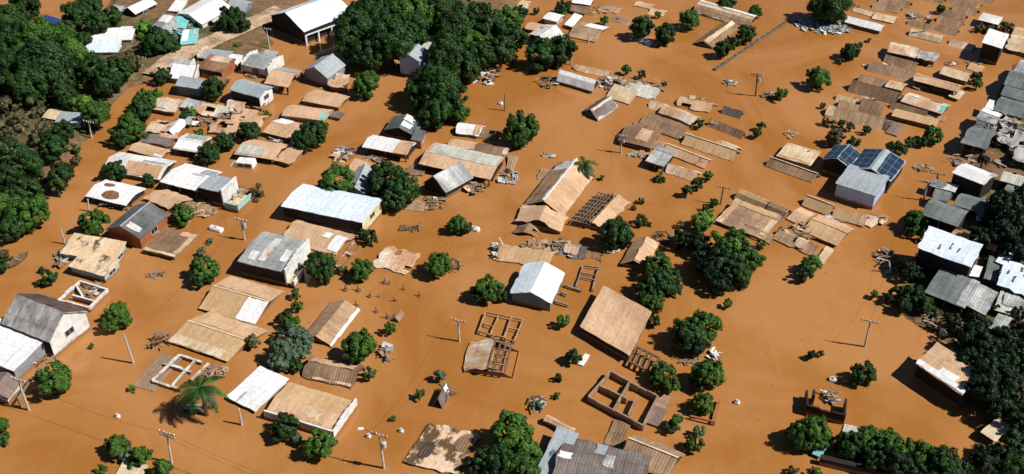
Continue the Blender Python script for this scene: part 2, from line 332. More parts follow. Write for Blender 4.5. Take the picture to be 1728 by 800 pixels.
def house(key, desc, a, b, c, h, style, rise, roof, wall='ww', par='', win='', patch=(), name='house', cap=None, rag=.05, sag=.03, hole=0.0, over=.22, cat=None, group=None, tank=None, posts=False, lattice=None, front=None):
    SEED[0] += 1; sd = SEED[0]
    if h == 0: c = (b[0] + (c[0] - b[0]) * 1.22, b[1] + (c[1] - b[1]) * 1.22); rise *= 1.3
    if 3 <= h <= 10 and b[1] < 450: h += 2.2
    e = up_height(b[0], b[1], h) if h > 0 else h * .1
    cen, ang, L, Wd, shear = frame_from(a, b, c, e)
    root = empty(name, (cen.x, cen.y, 0), ang)
    tag(root, (key + ' ' + desc).strip(), cat or 'house', group)
    KEYS.append((key, (a[0] + c[0]) / 2, (a[1] + c[1]) / 2))
    fn = roof_fn(style, L, Wd, e, rise); hl, hw = L / 2, Wd / 2
    if lattice:
        x0, x1 = (lattice[0] * hl, lattice[1] * hl); mb = MB()
        X = cut(x0, x1, .55); Y = cut(-hw, hw, 1.1, True)
        for x in X:
            for y0, y1 in zip(Y, Y[1:]): mb.bar((x, y0, fn(x, y0) - .02), (x, y1, fn(x, y1) - .02), .2, .1)
        mb.build('rafter', M[lattice[2]], root); mb = MB()
        for y in Y: mb.bar((x0, y, fn((x0 + x1) / 2, y) - .13), (x1, y, fn((x0 + x1) / 2, y) - .13), .14, .12)
        mb.build('purlin', M['greytimber'], root)
        rx = (x1, hl) if lattice[0] <= -.99 else (-hl, x0)
        rf = sheet(fn, rx[0], rx[1], -hw, hw, style, sd, rag=.25, sag=sag, hole=hole).build('roof', M[roof], root)
    else:
        rf = sheet(fn, -hl, hl, -hw, hw, style, sd, rag=rag, sag=sag, hole=hole).build('roof', M[roof], root)
    if cap:
        mb = MB()
        if style in ('g1', 'barrel'):
            Y = cut(-hl, hl, 1.2); [mb.bar((p, 0, e + rise + .04), (q + .03, 0, e + rise + .04 + .02 * (k % 2)), .17, .05) for k, (p, q) in enumerate(zip(Y, Y[1:]))]
        elif style == 'g2':
            Y = cut(-hw, hw, 1.2); [mb.bar((0, p, e + rise + .04), (0, q + .03, e + rise + .04 + .02 * (k % 2)), .17, .05) for k, (p, q) in enumerate(zip(Y, Y[1:]))]
        mb.build('ridge_cap', M[cap], rf)
    for k, (x0, x1, y0, y1, mt) in enumerate(patch):
        if mt[:2] == 'o:':                                   # rounded stain-shaped mud deposit lying on the roof
            mb = MB(); cx, cy, rx, ry = (x0+x1)/2*hl, (y0+y1)/2*hw, (x1-x0)/2*hl, (y1-y0)/2*hw; rings = []
            for q in range(1, 5):
                rings.append([Vector((cx + rx*q/4*math.cos(t)*(1+.25*noise.noise(Vector((math.cos(t),math.sin(t),sd+k)))), cy + ry*q/4*math.sin(t)*(1+.25*noise.noise(Vector((math.cos(t),math.sin(t),sd+k+5)))), 0)) for t in [i*math.pi/9 for i in range(18)]])
            for rg in rings:
                for v in rg: v.z = fn(v.x, v.y) + .075
            mb.quad(rings[0]); [mb.quad([a[i], b[i], b[(i+1)%18], a[(i+1)%18]]) for a, b in zip(rings, rings[1:]) for i in range(18)]
            mb.build('mud_stain', M[mt[2:]], root); continue
        sheet(fn, x0 * hl, x1 * hl, y0 * hw, y1 * hw, 'flat' if (x0 * x1 > 0 or style != 'g2') and (y0 * y1 > 0 or style not in ('g1', 'barrel')) else style, sd * 7 + k, zoff=.07, th=.05, rag=.11, sag=.02, step=.7).build('roof_sheet', M[mt], root)
    # walls: a closed prism under the roof
    if wall and wall != '-':
        il, iw = hl - over, hw - over; mb = MB(); zb = -2.6; drop = .12; fy = -iw
        if wall == 'wd' and 1.0 < e < 3.0 and style != 'g2':
            fy = -iw + min(1.5, Wd * .25)  # wall set back and posts added so the overhang darkens the front
            for i in range(3):
                q = MB(); x = -il + .1 + (2 * il - .2) * i / 2; q.box((x - .09, -iw, zb), (x + .09, -iw + .18, fn(x, -iw) - drop)); q.build('post', M['timber'], root)
        if posts:
            for i in range(4):
                for sgn in (-1, 1):
                    x = -il + 2 * il * i / 3; q = MB(); q.box((x - .12, sgn * iw - .12, zb), (x + .12, sgn * iw + .12, fn(x, sgn * iw) - drop)); q.build('post', M[wall], root)
        else:
            xx = [-il, 0, il] if style == 'g2' else [-il, il]
            yy = [fy, 0, iw] if style in ('g1', 'barrel') else [fy, iw]
            f2 = lambda x, y: max(zb + .1, fn(x, y) - drop - (.06 if e < .8 else 0))
            fm = MB(); front_m = front or ('wsh' if wall in ('ww', 'wy', 'wc', 'wbr') and 'f' not in win and e > .9 and style != 'g2' else wall); front_m = 'wsh' if front_m == 'wd' else front_m  # pale and brick houses get a near-black front: shade painted as wall colour
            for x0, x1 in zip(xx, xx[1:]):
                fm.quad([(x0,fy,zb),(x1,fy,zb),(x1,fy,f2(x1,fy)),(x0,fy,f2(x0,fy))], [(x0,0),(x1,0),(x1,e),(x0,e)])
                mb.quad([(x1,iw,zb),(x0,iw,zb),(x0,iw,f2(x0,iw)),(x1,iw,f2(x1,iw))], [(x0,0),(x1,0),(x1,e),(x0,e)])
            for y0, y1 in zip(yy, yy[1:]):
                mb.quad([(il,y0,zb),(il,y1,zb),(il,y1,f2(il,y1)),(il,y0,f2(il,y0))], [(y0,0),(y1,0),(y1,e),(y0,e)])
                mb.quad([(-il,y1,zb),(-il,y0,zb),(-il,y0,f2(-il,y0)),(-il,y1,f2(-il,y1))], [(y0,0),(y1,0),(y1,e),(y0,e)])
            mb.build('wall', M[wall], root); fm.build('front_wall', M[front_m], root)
            wm = 'ww' if wall in ('wgy', 'wd', 'wbn') else wall
            wh_ = .75 if e > 1.5 else .5
            wz = e - .12 - max(.22, .12 * e) - wh_
            if wz > .02:
                if 'f' in win:
                    k = max(1, int(L / 3.2)); [window(root, -il + 2 * il * (i + .5) / k, -iw, wz, min(1.2, L / k * .5), wh_, 'f') for i in range(k)]
                if 'r' in win:
                    k = max(1, int(Wd / 3.0)); [window(root, il, -iw + 2 * iw * (i + .5) / k, wz, min(1.2, Wd / k * .5), wh_, 'r') for i in range(k)]
    for s in par:
        mb = MB(); t = .2; ph = .42
        zt = lambda x, y: fn(x, y) + ph
        if s in 'fb':
            y = (-hw - .01) if s == 'f' else hw - t + .01; n_ = 6; X = cut(-hl, hl, L / n_)
            for x0, x1 in zip(X, X[1:]): mb.box((x0, y, -2.5), (x1, y + t, max(fn(x0, y), fn(x1, y)) + ph))
        else:
            x = hl - t + .01 if s == 'r' else -hl - .01; Y = cut(-hw - .02, hw + .02, max(.8, Wd / 8))
            for y0, y1 in zip(Y, Y[1:]): mb.box((x, y0, -2.5), (x + t, y1, fn(x, (y0 + y1) / 2) + ph))
        mb.build('parapet', M['ww' if wall in ('wgy', 'wd', '-') else wall], root)
    if tank:
        x, y = tank[0] * hl, tank[1] * hw; z = fn(x, y) + .06; mb = MB()
        mb.tube([(x, y, z), (x, y, z + .1), (x, y, z + .75), (x, y, z + .85), (x, y, z + .95)], [.42, .55, .62, .5, .15], 12)
        mb.build('water_tank', M[tank[2]], root)
    if abs(shear) > .03:
        for ch in root.children_recursive:
            if ch.type == 'MESH':
                for v in ch.data.vertices: v.co.x += shear * v.co.y
    return root
H = house
# far left bank
H('blue-roofed shed', 'low among the trees of the far left bank', (68,36),(96,46),(104,36), 6, 'shed', .3, 'bl', 'wd')
H('long white shed roof', 'facing the small grey lean-to behind the trees', (207,16),(228,24),(264,6), 9, 'g2', .8, 'wh', 'wd', win='r')
H('small grey lean-to', 'beside the long white shed roof', (181,19),(200,22),(212,13), 6, 'shed', .3, 'wg', 'wgy')
H('small square white roof', 'behind the double white roofs on the bank', (143,47),(172,50),(181,36), 7, 'g1', .5, 'wh', 'wgy')
H('upper double white roof', 'bright and wide, overlooking a second lower white roof', (145,69),(222,67),(231,51), 7, 'shed', .6, 'wh', 'wgy', patch=((.3,.9,.6,1.1,'wh'),))
H('lower double white roof', 'with an open dark porch facing the dark tree', (127,89),(197,88),(207,72), 8, 'shed', .5, 'bw', 'ww', win='f')
H('big white villa', 'with white walls and windows at the dirt road bend', (303,22),(341,43),(388,13), 12, 'g2', .9, 'wh', 'ww', win='fr', par='')
H('turquoise annex', 'of bright sea-blue sheets leaning on the white villa', (290,44),(312,49),(320,34), 6, 'shed', .4, 'tq', 'wt', win='f')
H('turquoise porch', 'with pale patched awnings by the dirt road', (302,76),(330,72),(338,53), 8, 'shed', .7, 'tq', 'wt', patch=((-.9,-.1,-.6,.9,'wh'),(.3,.9,.1,.9,'wg')))
H('pale patched roof', 'crammed between trees and the turquoise annex', (262,44),(288,56),(300,34), 7, 'g2', .4, 'wg', 'ww', patch=((-.8,.2,-.2,.8,'wh'),))
H('white corner roof', 'cut by the top edge left of the villa', (283,18),(304,20),(318,4), 6, 'shed', .4, 'ws', 'wgy')
H('teal-grey roof', 'behind the villa shrubs at the top', (384,14),(413,22),(425,4), 8, 'g1', .7, 'gl', 'wtg', win='f')
H('grey top-edge roof', 'small, between villa and teal-grey roof', (350,3),(380,5),(386,-8), 6, 'shed', .4, 'gy', 'ww')
H('great blue-white warehouse', 'with dark open gable and a row of white posts', (455,26),(513,54),(597,21), 24, 'g2', 2.1, 'bw', 'wd', name='warehouse', cat='warehouse', cap='sheetgrey')
H('flat grey roof with cream rim', 'nearest the dirt road', (332,97),(378,103),(395,87), 8, 'g1', .5, 'gl', 'wc', par='l', patch=((-1,-.75,-.9,.9,'cr'),))
H('rusty roofed brick house', 'brown roof over shaded front and orange end wall', (330,114),(374,123),(400,106), 14, 'shed', .7, 'rs', 'wbr', patch=((-.6,.8,.2,.95,'bm'),))
H('small white tin annex', 'between rusty brick house and white-walled house', (378,106),(400,109),(412,98), 7, 'shed', .5, 'wh', 'ww')
H('pale roof block', 'first of three stepped roofs at the road fork', (284,113),(320,117),(329,105), 7, 'shed', .3, 'wg', 'wgy', par='r')
H('white roof block', 'second of three stepped roofs at the road fork', (287,130),(330,138),(334,117), 7, 'shed', .4, 'wh', 'wgy', par='r')
H('grey-green box house', 'lowest of three stepped roofs, blank green-grey front', (296,144),(338,151),(345,137), 17, 'shed', .3, 'gl', 'wtg', par='', win='r')
H('white-parapet grey roof', 'white end wall facing the flooded yard', (407,109),(452,119),(478,98), 15, 'g1', .7, 'gy', 'ww', par='lr', win='f')
H('beige and grey porch roof', 'raised on posts with steps down to the water', (446,140),(486,148),(510,120), 14, 'g1', .8, 'mb', 'wd', patch=((-.9,.9,.25,.95,'gl'),), posts=True)
H('two-storey house with square window', 'white end wall and dusky front', (387,151),(438,166),(461,147), 24, 'g1', .6, 'gl', 'ww', win='r')
H('steel grey gabled shed', 'blank metal gable turned to the viewer', (512,118),(553,133),(583,110), 18, 'g2', 1.3, 'gl', 'wgy', name='shed', cat='shed', cap='sheetgrey')
H('broken pale verandah', 'right beside the steel grey shed', (554,143),(584,149),(590,132), 8, 'shed', .6, 'bm', 'wbn', hole=.05, rag=.3, sag=.2)
H('flat beige slab roof', 'dark shaded eave, near the round tree at the crossing', (509,170),(572,182),(592,162), 5, 'g1', .35, 'mb', 'wd')
H('beige roof with turquoise corner', 'half sunk at the street edge', (474,195),(546,203),(563,185), 6, 'g1', .5, 'mb', 'wt', patch=((.7,.98,-.9,-.2,'tq'),))
H('little grey step roof', 'just off the turquoise corner', (556,196),(574,200),(583,191), 3, 'flat', 0, 'gb', 'wd')
H('beige roof with white flap', 'behind leafy street bushes', (442,223),(497,236),(530,213), 6, 'g1', .6, 'mb', 'wd', patch=((-1,-.2,.05,.98,'wh'),))
H('wide beige roof', 'shading a parked van, patched and open under the eave', (393,260),(462,269),(492,244), 8, 'g1', .6, 'mb', 'wd', patch=((-.95,.3,-.9,-.1,'gn'),))
H('torn beige wing', 'ragged right wing of the wide beige roof', (464,270),(489,277),(514,253), 5, 'shed', .4, 'mb', 'wd', rag=.35, sag=.12)
H('striped white metal roof', 'low house with black open front', (292,250),(335,258),(357,232), 12, 'g1', .5, 'ws', 'wd', patch=((-.95,.9,-.95,-.2,'wh'),(-.7,.9,.2,.9,'gl')))
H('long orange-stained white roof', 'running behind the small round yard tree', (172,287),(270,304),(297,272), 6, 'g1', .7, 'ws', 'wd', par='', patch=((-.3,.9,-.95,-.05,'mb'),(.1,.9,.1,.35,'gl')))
H('bright white factory roof', 'largest white roof of the left block', (268,307),(331,322),(376,290), 15, 'g1', .5, 'wh', 'wd', patch=((.3,.95,.3,.85,'gl'),(.1,.7,.02,.2,'gn')))
H('white two-storey house', 'with street balcony and dark flat roof', (332,316),(374,325),(400,304), 26, 'shed', .2, 'gl', 'ww', win='r', par='r')
H('white street terrace', 'balcony block in front of the two-storey house', (379,346),(402,352),(424,331), 6, 'flat', 0, 'cr', 'wt', par='fr')
H('white roof with two rust stains', 'low, by the left canal', (143,331),(212,347),(247,318), 9, 'g1', .5, 'wh', 'wd', patch=((-.35,.45,-.85,-.15,'o:rs'),(-.7,-.2,.15,.6,'o:rs')))
H('beige lane roof', 'behind the long orange-stained white roof', (217,253),(272,268),(290,254), 4, 'g1', .4, 'mb', 'wd', patch=((.5,.98,-.95,-.6,'wh'),))
H('pale broken roof', 'over debris near the canal trees', (246,222),(275,229),(296,207), 5, 'g1', .6, 'bm', 'wbn', hole=.08, rag=.3, sag=.2)
H('narrow white double roof', 'tilted, in the rubble of the left block', (279,222),(296,229),(313,208), 5, 'g2', .5, 'wh', 'wd', rag=.2)
H('grey rubble roof', 'broken and patchy above the beige lane roof', (232,240),(288,247),(300,232), 3, 'g1', .4, 'gb', 'wbn', hole=.12, rag=.4, sag=.25)
H('dirty beige roof', 'leaning toward the dark green lane trees', (250,181),(294,190),(312,170), 6, 'g1', .5, 'bm', 'wgy', rag=.2, sag=.12, patch=((-.5,.3,-.8,-.1,'gn'),))
H('crumpled cream roof', 'above the scattered orange puddles', (328,190),(365,197),(380,180), 4, 'g1', .5, 'bm', 'wbn', hole=.1, rag=.35, sag=.25)
H('small white-walled ruin', 'with broken tiles below the two-storey house', (384,184),(410,190),(416,172), 5, 'g1', .6, 'bm', 'ww', hole=.08, rag=.3, sag=.2)
H('tumbled tan roof', 'between three small dark trees', (354,222),(395,230),(408,208), 3, 'g1', .5, 'mb', 'wbn', hole=.12, rag=.4, sag=.25)
H('sagging beige strip roof', 'behind the tumbled tan roof', (385,207),(440,214),(452,196), 3, 'g1', .5, 'mb', 'wbn', hole=.06, rag=.3, sag=.2)
H('lone tan-roofed hut', 'with a tan roof on the left bank', (71,198),(97,203),(120,186), 9, 'g1', .5, 'cr', 'ww')
H('grey-roofed bank hut', 'white walls beside the tan-roofed hut', (92,206),(133,208),(146,194), 15, 'shed', .4, 'gl', 'ww', win='fr')
H('low beige yard roof', 'between two white roofs and the dark gabled hall', (238,335),(287,350),(331,336), 3, 'g1', .5, 'mb', 'wd', rag=.2)
H('mottled beige roof', 'with leafy dark stains and turquoise end wall', (102,427),(192,443),(214,412), 11, 'shed', .4, 'sy', 'wt', win='r')
H('lower mottled beige roof', 'with round stains above a pale turquoise end', (115,449),(176,467),(203,440), 14, 'shed', .2, 'sy', 'wt', win='r')
H('dark gabled hall', 'black corrugated roof over a red brick side', (178,387),(236,403),(284,361), 20, 'g2', 1.2, 'dg', 'wbr', win='r', patch=((.15,.75,-.8,-.5,'ws'),), cap='sheetgrey')
H('mud-pooled flat roof', 'edged by a pale rim beside the brick side', (241,421),(294,434),(334,397), 5, 'flat', 0, 'br', 'wc', par='', patch=((-1,1,-1,-.82,'cr'),(.75,1,-.8,1,'cr'),(.1,.98,.6,.98,'mb')), rag=.1)
H('black-roofed house with white gable', 'streaked slate roof at the left edge', (0,545),(82,577),(150,526), 30, 'g1', 2.1, 'ds', 'ww', win='r', patch=((-.98,.98,.04,.98,'dk'),))
H('huge white awning roof', 'cut off by the left picture edge', (-60,592),(22,627),(82,573), 22, 'shed', .4, 'wh', 'wgy')
H('small white gable', 'low at the left edge beside a leaning pole', (-30,658),(12,676),(36,644), 12, 'g2', .7, 'cb', 'ww', win='f')
H('tan double roof', 'upper of the two wide tan roofs', (336,520),(430,549),(479,491), 4, 'g1', .9, 'mt', 'wd', cap='ridge', patch=((.32,.98,-.98,-.05,'wh'),(-.9,.98,.1,.95,'mb')))
H('wide tan roof', 'lower of the two tan roofs, thin dark front eave', (279,576),(384,607),(457,557), 4, 'g1', .8, 'mt', 'wd', cap='ridge', patch=((-.7,.95,.15,.95,'mb'),(-.98,.7,-.98,-.62,'cr')))
H('grey roof with white streaks', 'white house with a black shaded front', (402,441),(482,461),(521,408), 25, 'g1', .4, 'gy', 'ww', win='r', par='r', patch=((-.7,-.4,-.8,-.3,'ws'),(-.3,0,-.7,.7,'ws'),(.5,.75,-.5,.1,'ws')))
H('white balcony', 'slab jutting from the black-fronted grey house', (484,477),(497,480),(512,458), 8, 'flat', 0, 'cr', 'ww', par='r')
H('beige roof with torn white end', 'sunk behind the grey streaked roof', (476,400),(567,433),(602,396), 2, 'g1', .7, 'mb', 'wd', rag=.25, patch=((-.98,-.75,-.9,.9,'cr'),(.2,.45,-.2,.2,'wh'),(.6,.95,-.8,.3,'wh')))
H('large blue-white roof', 'long building with a black front and cream end', (473,348),(612,376),(647,336), 24, 'g1', .35, 'bw', 'wy', win='r')
H('white roof with beige end', 'dark fronted house on the middle street', (611,248),(686,262),(703,241), 14, 'g1', .5, 'wh', 'wd', patch=((.38,1.0,-1.0,1.0,'mb'),))
H('dark grey roof with white squares', 'gabled house behind the white roof with beige end', (649,219),(700,231),(713,207), 12, 'g2', 1.0, 'dg', 'wd', patch=((.05,.6,-.6,.0,'wh'),(.0,.8,.2,.9,'wh')))
H('small dark lean-to', 'with a pink wall right of the white squares', (694,235),(712,240),(719,224), 14, 'shed', .3, 'dg', 'wp')
H('grey gabled hut', 'squeezed between two dark trees', (583,323),(618,329),(635,288), 5, 'g2', .9, 'gl', 'wgy', cap='sheetgrey')
H('peach hut roof', 'touching the grey gabled hut', (579,291),(607,301),(628,281), 4, 'shed', .5, 'mb', 'wd')
H('long beige and pale green roof', 'widest roof of the centre block', (707,276),(828,304),(851,266), 14, 'g1', .6, 'mb', 'wd', patch=((-.9,.95,-.15,.95,'gn'),))
H('brown sunken ridge roof', 'behind the pale green roof', (751,249),(853,264),(866,249), 2, 'g1', .5, 'br', 'wd', patch=((-.98,-.1,-.8,.8,'mb'),(.85,.98,-.8,.8,'bm')))
H('white barrel shed', 'rounded pale roof left of the big conical tree', (768,224),(808,230),(818,214), 3, 'barrel', .8, 'wh', 'ww', patch=((.5,1,-1,1,'mb'),), rag=.15)
H('brown barrel roof', 'rounded and muddy, joined to the white barrel shed', (803,232),(836,236),(842,222), 1, 'barrel', .8, 'br', 'wd')
H('black gabled cabin', 'with grey striped slope and wrecked porch', (710,310),(752,324),(801,299), 14, 'g2', 2.0, 'wg', 'wd', patch=((-.98,-.1,-.95,.95,'br'),))
H('drowned brown roof', 'flat in the water below the cabin', (684,353),(721,358),(728,341), 1, 'g1', .3, 'bb', '-')
H('pale panel roof', 'floating low with a torn corner', (628,448),(685,464),(710,429), 2, 'g1', .25, 'bm', 'wd', rag=.3, hole=.04, patch=((-.3,.05,.3,.85,'o:rs'),))
H('brown ribbed roof', 'with a white strip down its right edge', (510,569),(560,585),(607,523), 2, 'g2', .9, 'bb', 'wd', patch=((.86,1.02,-1,1,'wh'),))
H('broken brown roof', 'patchy and sinking below the ribbed roof', (510,638),(596,656),(613,618), 2, 'g1', .9, 'br', 'wd', rag=.3, sag=.12, patch=((-.9,.8,.05,.8,'mb'),(-.6,.9,-.95,-.8,'bm')))
H('angular white roof', 'with a grey Z-shaped fold', (381,670),(431,694),(489,645), 5, 'shed', .5, 'wh', 'ww', patch=((-1,-.35,-.98,-.45,'wh'),(-.35,-.25,-.98,-.4,'gl')))
H('tan roof with white parapets', 'notched, beside the angular white roof', (446,698),(564,734),(602,678), 9, 'g1', .35, 'mt', 'ww', par='rf', patch=((-.9,.85,-.85,-.02,'mb'),(-.1,.4,-.6,-.2,'cr')))
H('leopard-spotted beige roof', 'blotched with dark mud at the bottom', (682,779),(771,800),(812,733), 3, 'flat', 0, 'sp', 'wd', rag=.2, patch=((-.75,-.25,-.7,.1,'o:dk'),(.3,.95,.0,.9,'o:br')))
H('light blue-grey roof', 'with two rooflights, cut by the bottom edge', (898,808),(935,822),(976,738), 12, 'shed', .6, 'gl', 'wgy', patch=((-.5,.0,-.05,.15,'dg'),))
H('old slate-grey roof', 'largest roof at the bottom edge with white repairs', (918,835),(1075,870),(1105,768), 14, 'g1', .9, 'gb', 'wgy', rag=.2, patch=((-.98,-.7,.1,.35,'wh'),(-.25,.0,.55,.98,'gl'),(.0,.25,.1,.6,'wg')))
H('brown roof with pale ridge', 'mud covered, beside the ruined wall shell', (1040,775),(1125,808),(1160,766), 5, 'g1', 1.3, 'bb', 'wd', cap='ridge', rag=.12)
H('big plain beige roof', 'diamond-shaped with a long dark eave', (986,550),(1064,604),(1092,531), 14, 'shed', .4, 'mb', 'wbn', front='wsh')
H('blue and white gabled house', 'teal front gable, brightest house of the centre', (861,495),(931,513),(953,461), 16, 'g2', 1.0, 'wh', 'wtg', patch=((-1.01,-.02,-1.01,1.01,'bw'),), win='', tank=None)
H('tan roof behind the gable', 'torn along its back, half sunk', (832,438),(922,450),(940,425), 2, 'g1', .8, 'mt', 'wd', rag=.3, hole=.03, patch=((-.98,-.75,-.8,.8,'bm'),))
H('large tan gabled roof', 'with a long white ridge line, by the palm', (885,345),(951,366),(1004,293), 3, 'g2', 1.6, 'mb', 'wd', cap='ridgewhite', patch=((-.99,-.12,-.95,.98,'bb'),(-.12,.0,-.95,.98,'wh'),(-.9,-.12,.55,.98,'ws')))
H('front step roof', 'lower tan gable below the large gabled roof', (872,372),(948,393),(957,366), 4, 'g2', .9, 'mb', 'wd', rag=.3)
H('sunken front fragment', 'brown corner roof under the front step roof', (866,391),(903,402),(912,386), 1, 'g2', .7, 'br', '-', rag=.4, sag=.2, hole=.04)
H('slatted brown roof', 'bare dark rafters with a beige right half', (961,375),(1020,387),(1066,340), 3, 'g2', .8, 'mb', 'wd', lattice=(-1, .15, 'timber'))
H('crumpled grey sheet roof', 'folded like a bow tie in the water', (944,428),(983,437),(992,418), 2, 'g1', .8, 'gb', '-', rag=.4, sag=.35, patch=((-.7,.5,-.8,.6,'bm'),))
H('sunken curved sheet', 'dark arched scrap right of the crumpled sheet', (985,434),(1012,441),(1016,428), 1, 'barrel', .5, 'rs', '-', rag=.3, sag=.2)
H('small tan gabled roof', 'with a white ridge, left of the grove', (1045,446),(1090,451),(1114,410), 5, 'g2', .9, 'bb', 'wd', patch=((.0,.98,-.9,.9,'mb'),))
H('roof with a lattice hole', 'brown gable whose middle shows bare battens', (781,626),(868,639),(879,590), 3, 'g2', 1.1, 'bm', 'wd', lattice=(.0, .6, 'timber'))
H('crushed white roof', 'grey-white crumpled sheet over a dark round tree', (897,57),(926,79),(950,60), 12, 'g2', .8, 'ws', 'wd', rag=.2, sag=.15)
H('small peach roof', 'left of the pink cottage', (884,48),(916,54),(928,43), 4, 'g1', .4, 'mb', 'wd')
H('pink cottage', 'white roof and pink end wall at the top', (916,31),(940,37),(953,26), 13, 'g1', .4, 'wh', 'wp')
H('brown top roof', 'plain brown slope right of the pink cottage', (958,17),(987,24),(998,10), 3, 'shed', .4, 'br', 'wd')
H('white and brown shed', 'half white roof on dark water side', (958,61),(1005,71),(1028,46), 2, 'g1', .8, 'bb', 'wd', patch=((-.4,.95,.05,.95,'wh'),))
H('small white flap roof', 'between pink cottage and white and brown shed', (953,41),(966,46),(982,29), 4, 'shed', .3, 'wh', 'wd')
H('cream top-left corner house', 'at the top edge among trees', (873,11),(887,14),(896,3), 7, 'g1', .4, 'cr', 'wc')
H('flat brown raft roof', 'nearly drowned at the top centre', (1005,17),(1045,23),(1053,15), 1, 'shed', .2, 'bb', '-', rag=.3, sag=.15)
H('low beige raft roof', 'nearly drowned beside two dark trees', (1068,10),(1098,15),(1106,8), 1, 'g1', .2, 'mb', '-', rag=.3, sag=.15)
H('black-windowed top house', 'white corner at the top edge', (964,4),(996,9),(1004,-3), 8, 'shed', .3, 'wh', 'wd')
H('long cream ridge', 'mostly drowned, above the white barrel roof of the middle', (966,118),(1024,130),(1031,121), 1, 'g1', .6, 'bm', 'wd', rag=.3, sag=.15)
H('white curved roof', 'arched bright roof joined to wreckage', (940,136),(1001,155),(1010,142), 3, 'barrel', 1.4, 'wh', 'wd')
H('cream tilted roof', 'clean panel next to the wreckage', (1022,163),(1062,176),(1076,161), 2, 'shed', .8, 'cr', 'wd', rag=.05)
H('grey-brown tiled roof', 'alone, with a white slanting edge', (985,188),(1009,204),(1040,180), 2, 'g2', 1.1, 'gn', 'wd', patch=((.05,.2,-.9,.6,'cr'),(.25,1.0,-1,1,'gb'),(-1,.0,-1,1,'gb')), rag=.2)
H('tan wreck roof', 'broken behind the cream tilted roof', (1052,158),(1108,166),(1118,148), 2, 'g1', .6, 'gn', 'wbn', rag=.4, sag=.25, hole=.12)
H('long cream barrack roof', 'rounded, longest roof at the top', (1170,20),(1263,48),(1281,31), 2, 'barrel', 1.3, 'cr', 'wd', patch=((-.98,.98,-.1,.55,'ws'),(-.98,.98,-.95,-.45,'bb')))
H('brown barrack roof', 'with a bright ridge, set across the cream one', (1168,73),(1202,81),(1252,46), 2, 'g2', .9, 'br', 'wd', patch=((.02,.4,-.95,.95,'cr'),))
H('white bar roof', 'long bright strip at the upper right', (1425,37),(1486,53),(1494,44), 4, 'g1', .7, 'wh', 'wd')
H('cream bar roof', 'directly beyond the white bar roof', (1470,31),(1507,39),(1516,29), 2, 'g1', .5, 'cr', 'wd')
H('thin tan bar roof', 'drowned strip left of the cream bar roof', (1438,19),(1470,28),(1478,22), 1, 'g1', .5, 'cr', '-')
for i, (p, q) in enumerate((((1482,4),(1532,15)),((1470,14),(1516,24)),((1595,4),(1650,17)),((1605,18),(1645,28)),((1577,24),(1625,37)),((1578,37),(1620,49)),((1566,49),(1612,62)),((1635,-2),(1672,7)),((1545,-2),(1590,6)))):
    H('drowned brown ridge', 'barely breaking the brown water in the far right rows', p, q, (q[0] + 7, q[1] - 6), 0, 'g1', .75, 'bb', '-', rag=.2, sag=.12, group='drowned roof ridges of the far right rows')
H('cream double ridge', 'two-piece curved roof left of the bent shrub', (1534,60),(1588,73),(1594,64), 1, 'barrel', .9, 'cr', 'wd')
H('cream roof with dark front', 'attached to a black burnt frame', (1497,87),(1545,98),(1551,81), 10, 'g1', .5, 'bm', 'wd')
H('black speckled annex', 'burnt-looking frame roof with white specks', (1546,97),(1578,105),(1584,91), 8, 'g1', .2, 'ds', 'wd', rag=.3, hole=.05)
H('first brown row roof', 'sunken below the dark-fronted cream roof', (1490,106),(1544,121),(1549,110), 0, 'g1', .7, 'br', '-')
H('long brown row roof', 'sunken, second below the dark-fronted roof', (1462,120),(1541,139),(1548,128), 0, 'g1', .9, 'bb', '-')
H('beige roof with navy wall', 'long shaded blue-black front', (1541,135),(1617,156),(1623,144), 10, 'g1', .5, 'mb', 'wd', patch=((-.98,.9,-.1,.5,'mt'),))
H('small cream ridge house', 'with a small tree at its right end', (1585,124),(1632,138),(1641,126), 6, 'g1', .6, 'cr', 'wd')
H('orange-cream floating roof', 'above the small cream ridge house', (1632,116),(1655,124),(1662,113), 1, 'g1', .4, 'mt', '-')
H('tiny cream roof', 'over a deep black front in the brown rows', (1493,146),(1522,153),(1532,142), 9, 'g1', .4, 'bm', 'wd')
H('wide brown row roof', 'sunken beside the tiny cream roof', (1430,155),(1509,178),(1517,166), 0, 'g1', 1.2, 'br', '-')
H('mottled cream roof with skylights', 'dark gap behind, blue corner', (1520,171),(1590,193),(1604,177), 7, 'g1', .5, 'bm', 'wd', patch=((.1,.7,.3,.95,'o:br'),(-.6,-.4,.0,.4,'wh'),(.8,1,-.8,0,'tq')))
H('clean tan row roof', 'above the bright green corner tree', (1504,195),(1579,214),(1586,202), 5, 'g1', .5, 'mt', 'wd')
H('brown square row roof', 'dark patch between the drowned cream ridges', (1447,188),(1485,198),(1494,180), 0, 'g1', .9, 'br', '-')
H('stub cream ridge', 'left of the brown square row roof', (1412,183),(1446,192),(1451,182), 0, 'g1', .7, 'bb', '-')
H('long brown shrub-lined roof', 'sunken, bushes along its near side', (1390,198),(1486,220),(1494,206), 0, 'g1', 1.0, 'bb', '-', patch=((-1,-.75,-.8,.8,'cr'),))
H('small slate square roof', 'dark, alone below the tan row roof', (1495,223),(1515,230),(1526,215), 2, 'shed', .3, 'cb', 'wd')
H('rubble slope roof', 'dark broken corner left of the slate square', (1482,216),(1496,221),(1505,206), 1, 'g1', .4, 'dk', '-', rag=.3)
H('tall white-roofed block', 'dark two-storey cube at the upper right', (1659,71),(1692,83),(1700,61), 30, 'shed', .3, 'wh', 'wd')
H('low white house', 'dark front, beyond the tall block', (1651,33),(1685,42),(1692,31), 9, 'shed', .2, 'ws', 'wd')
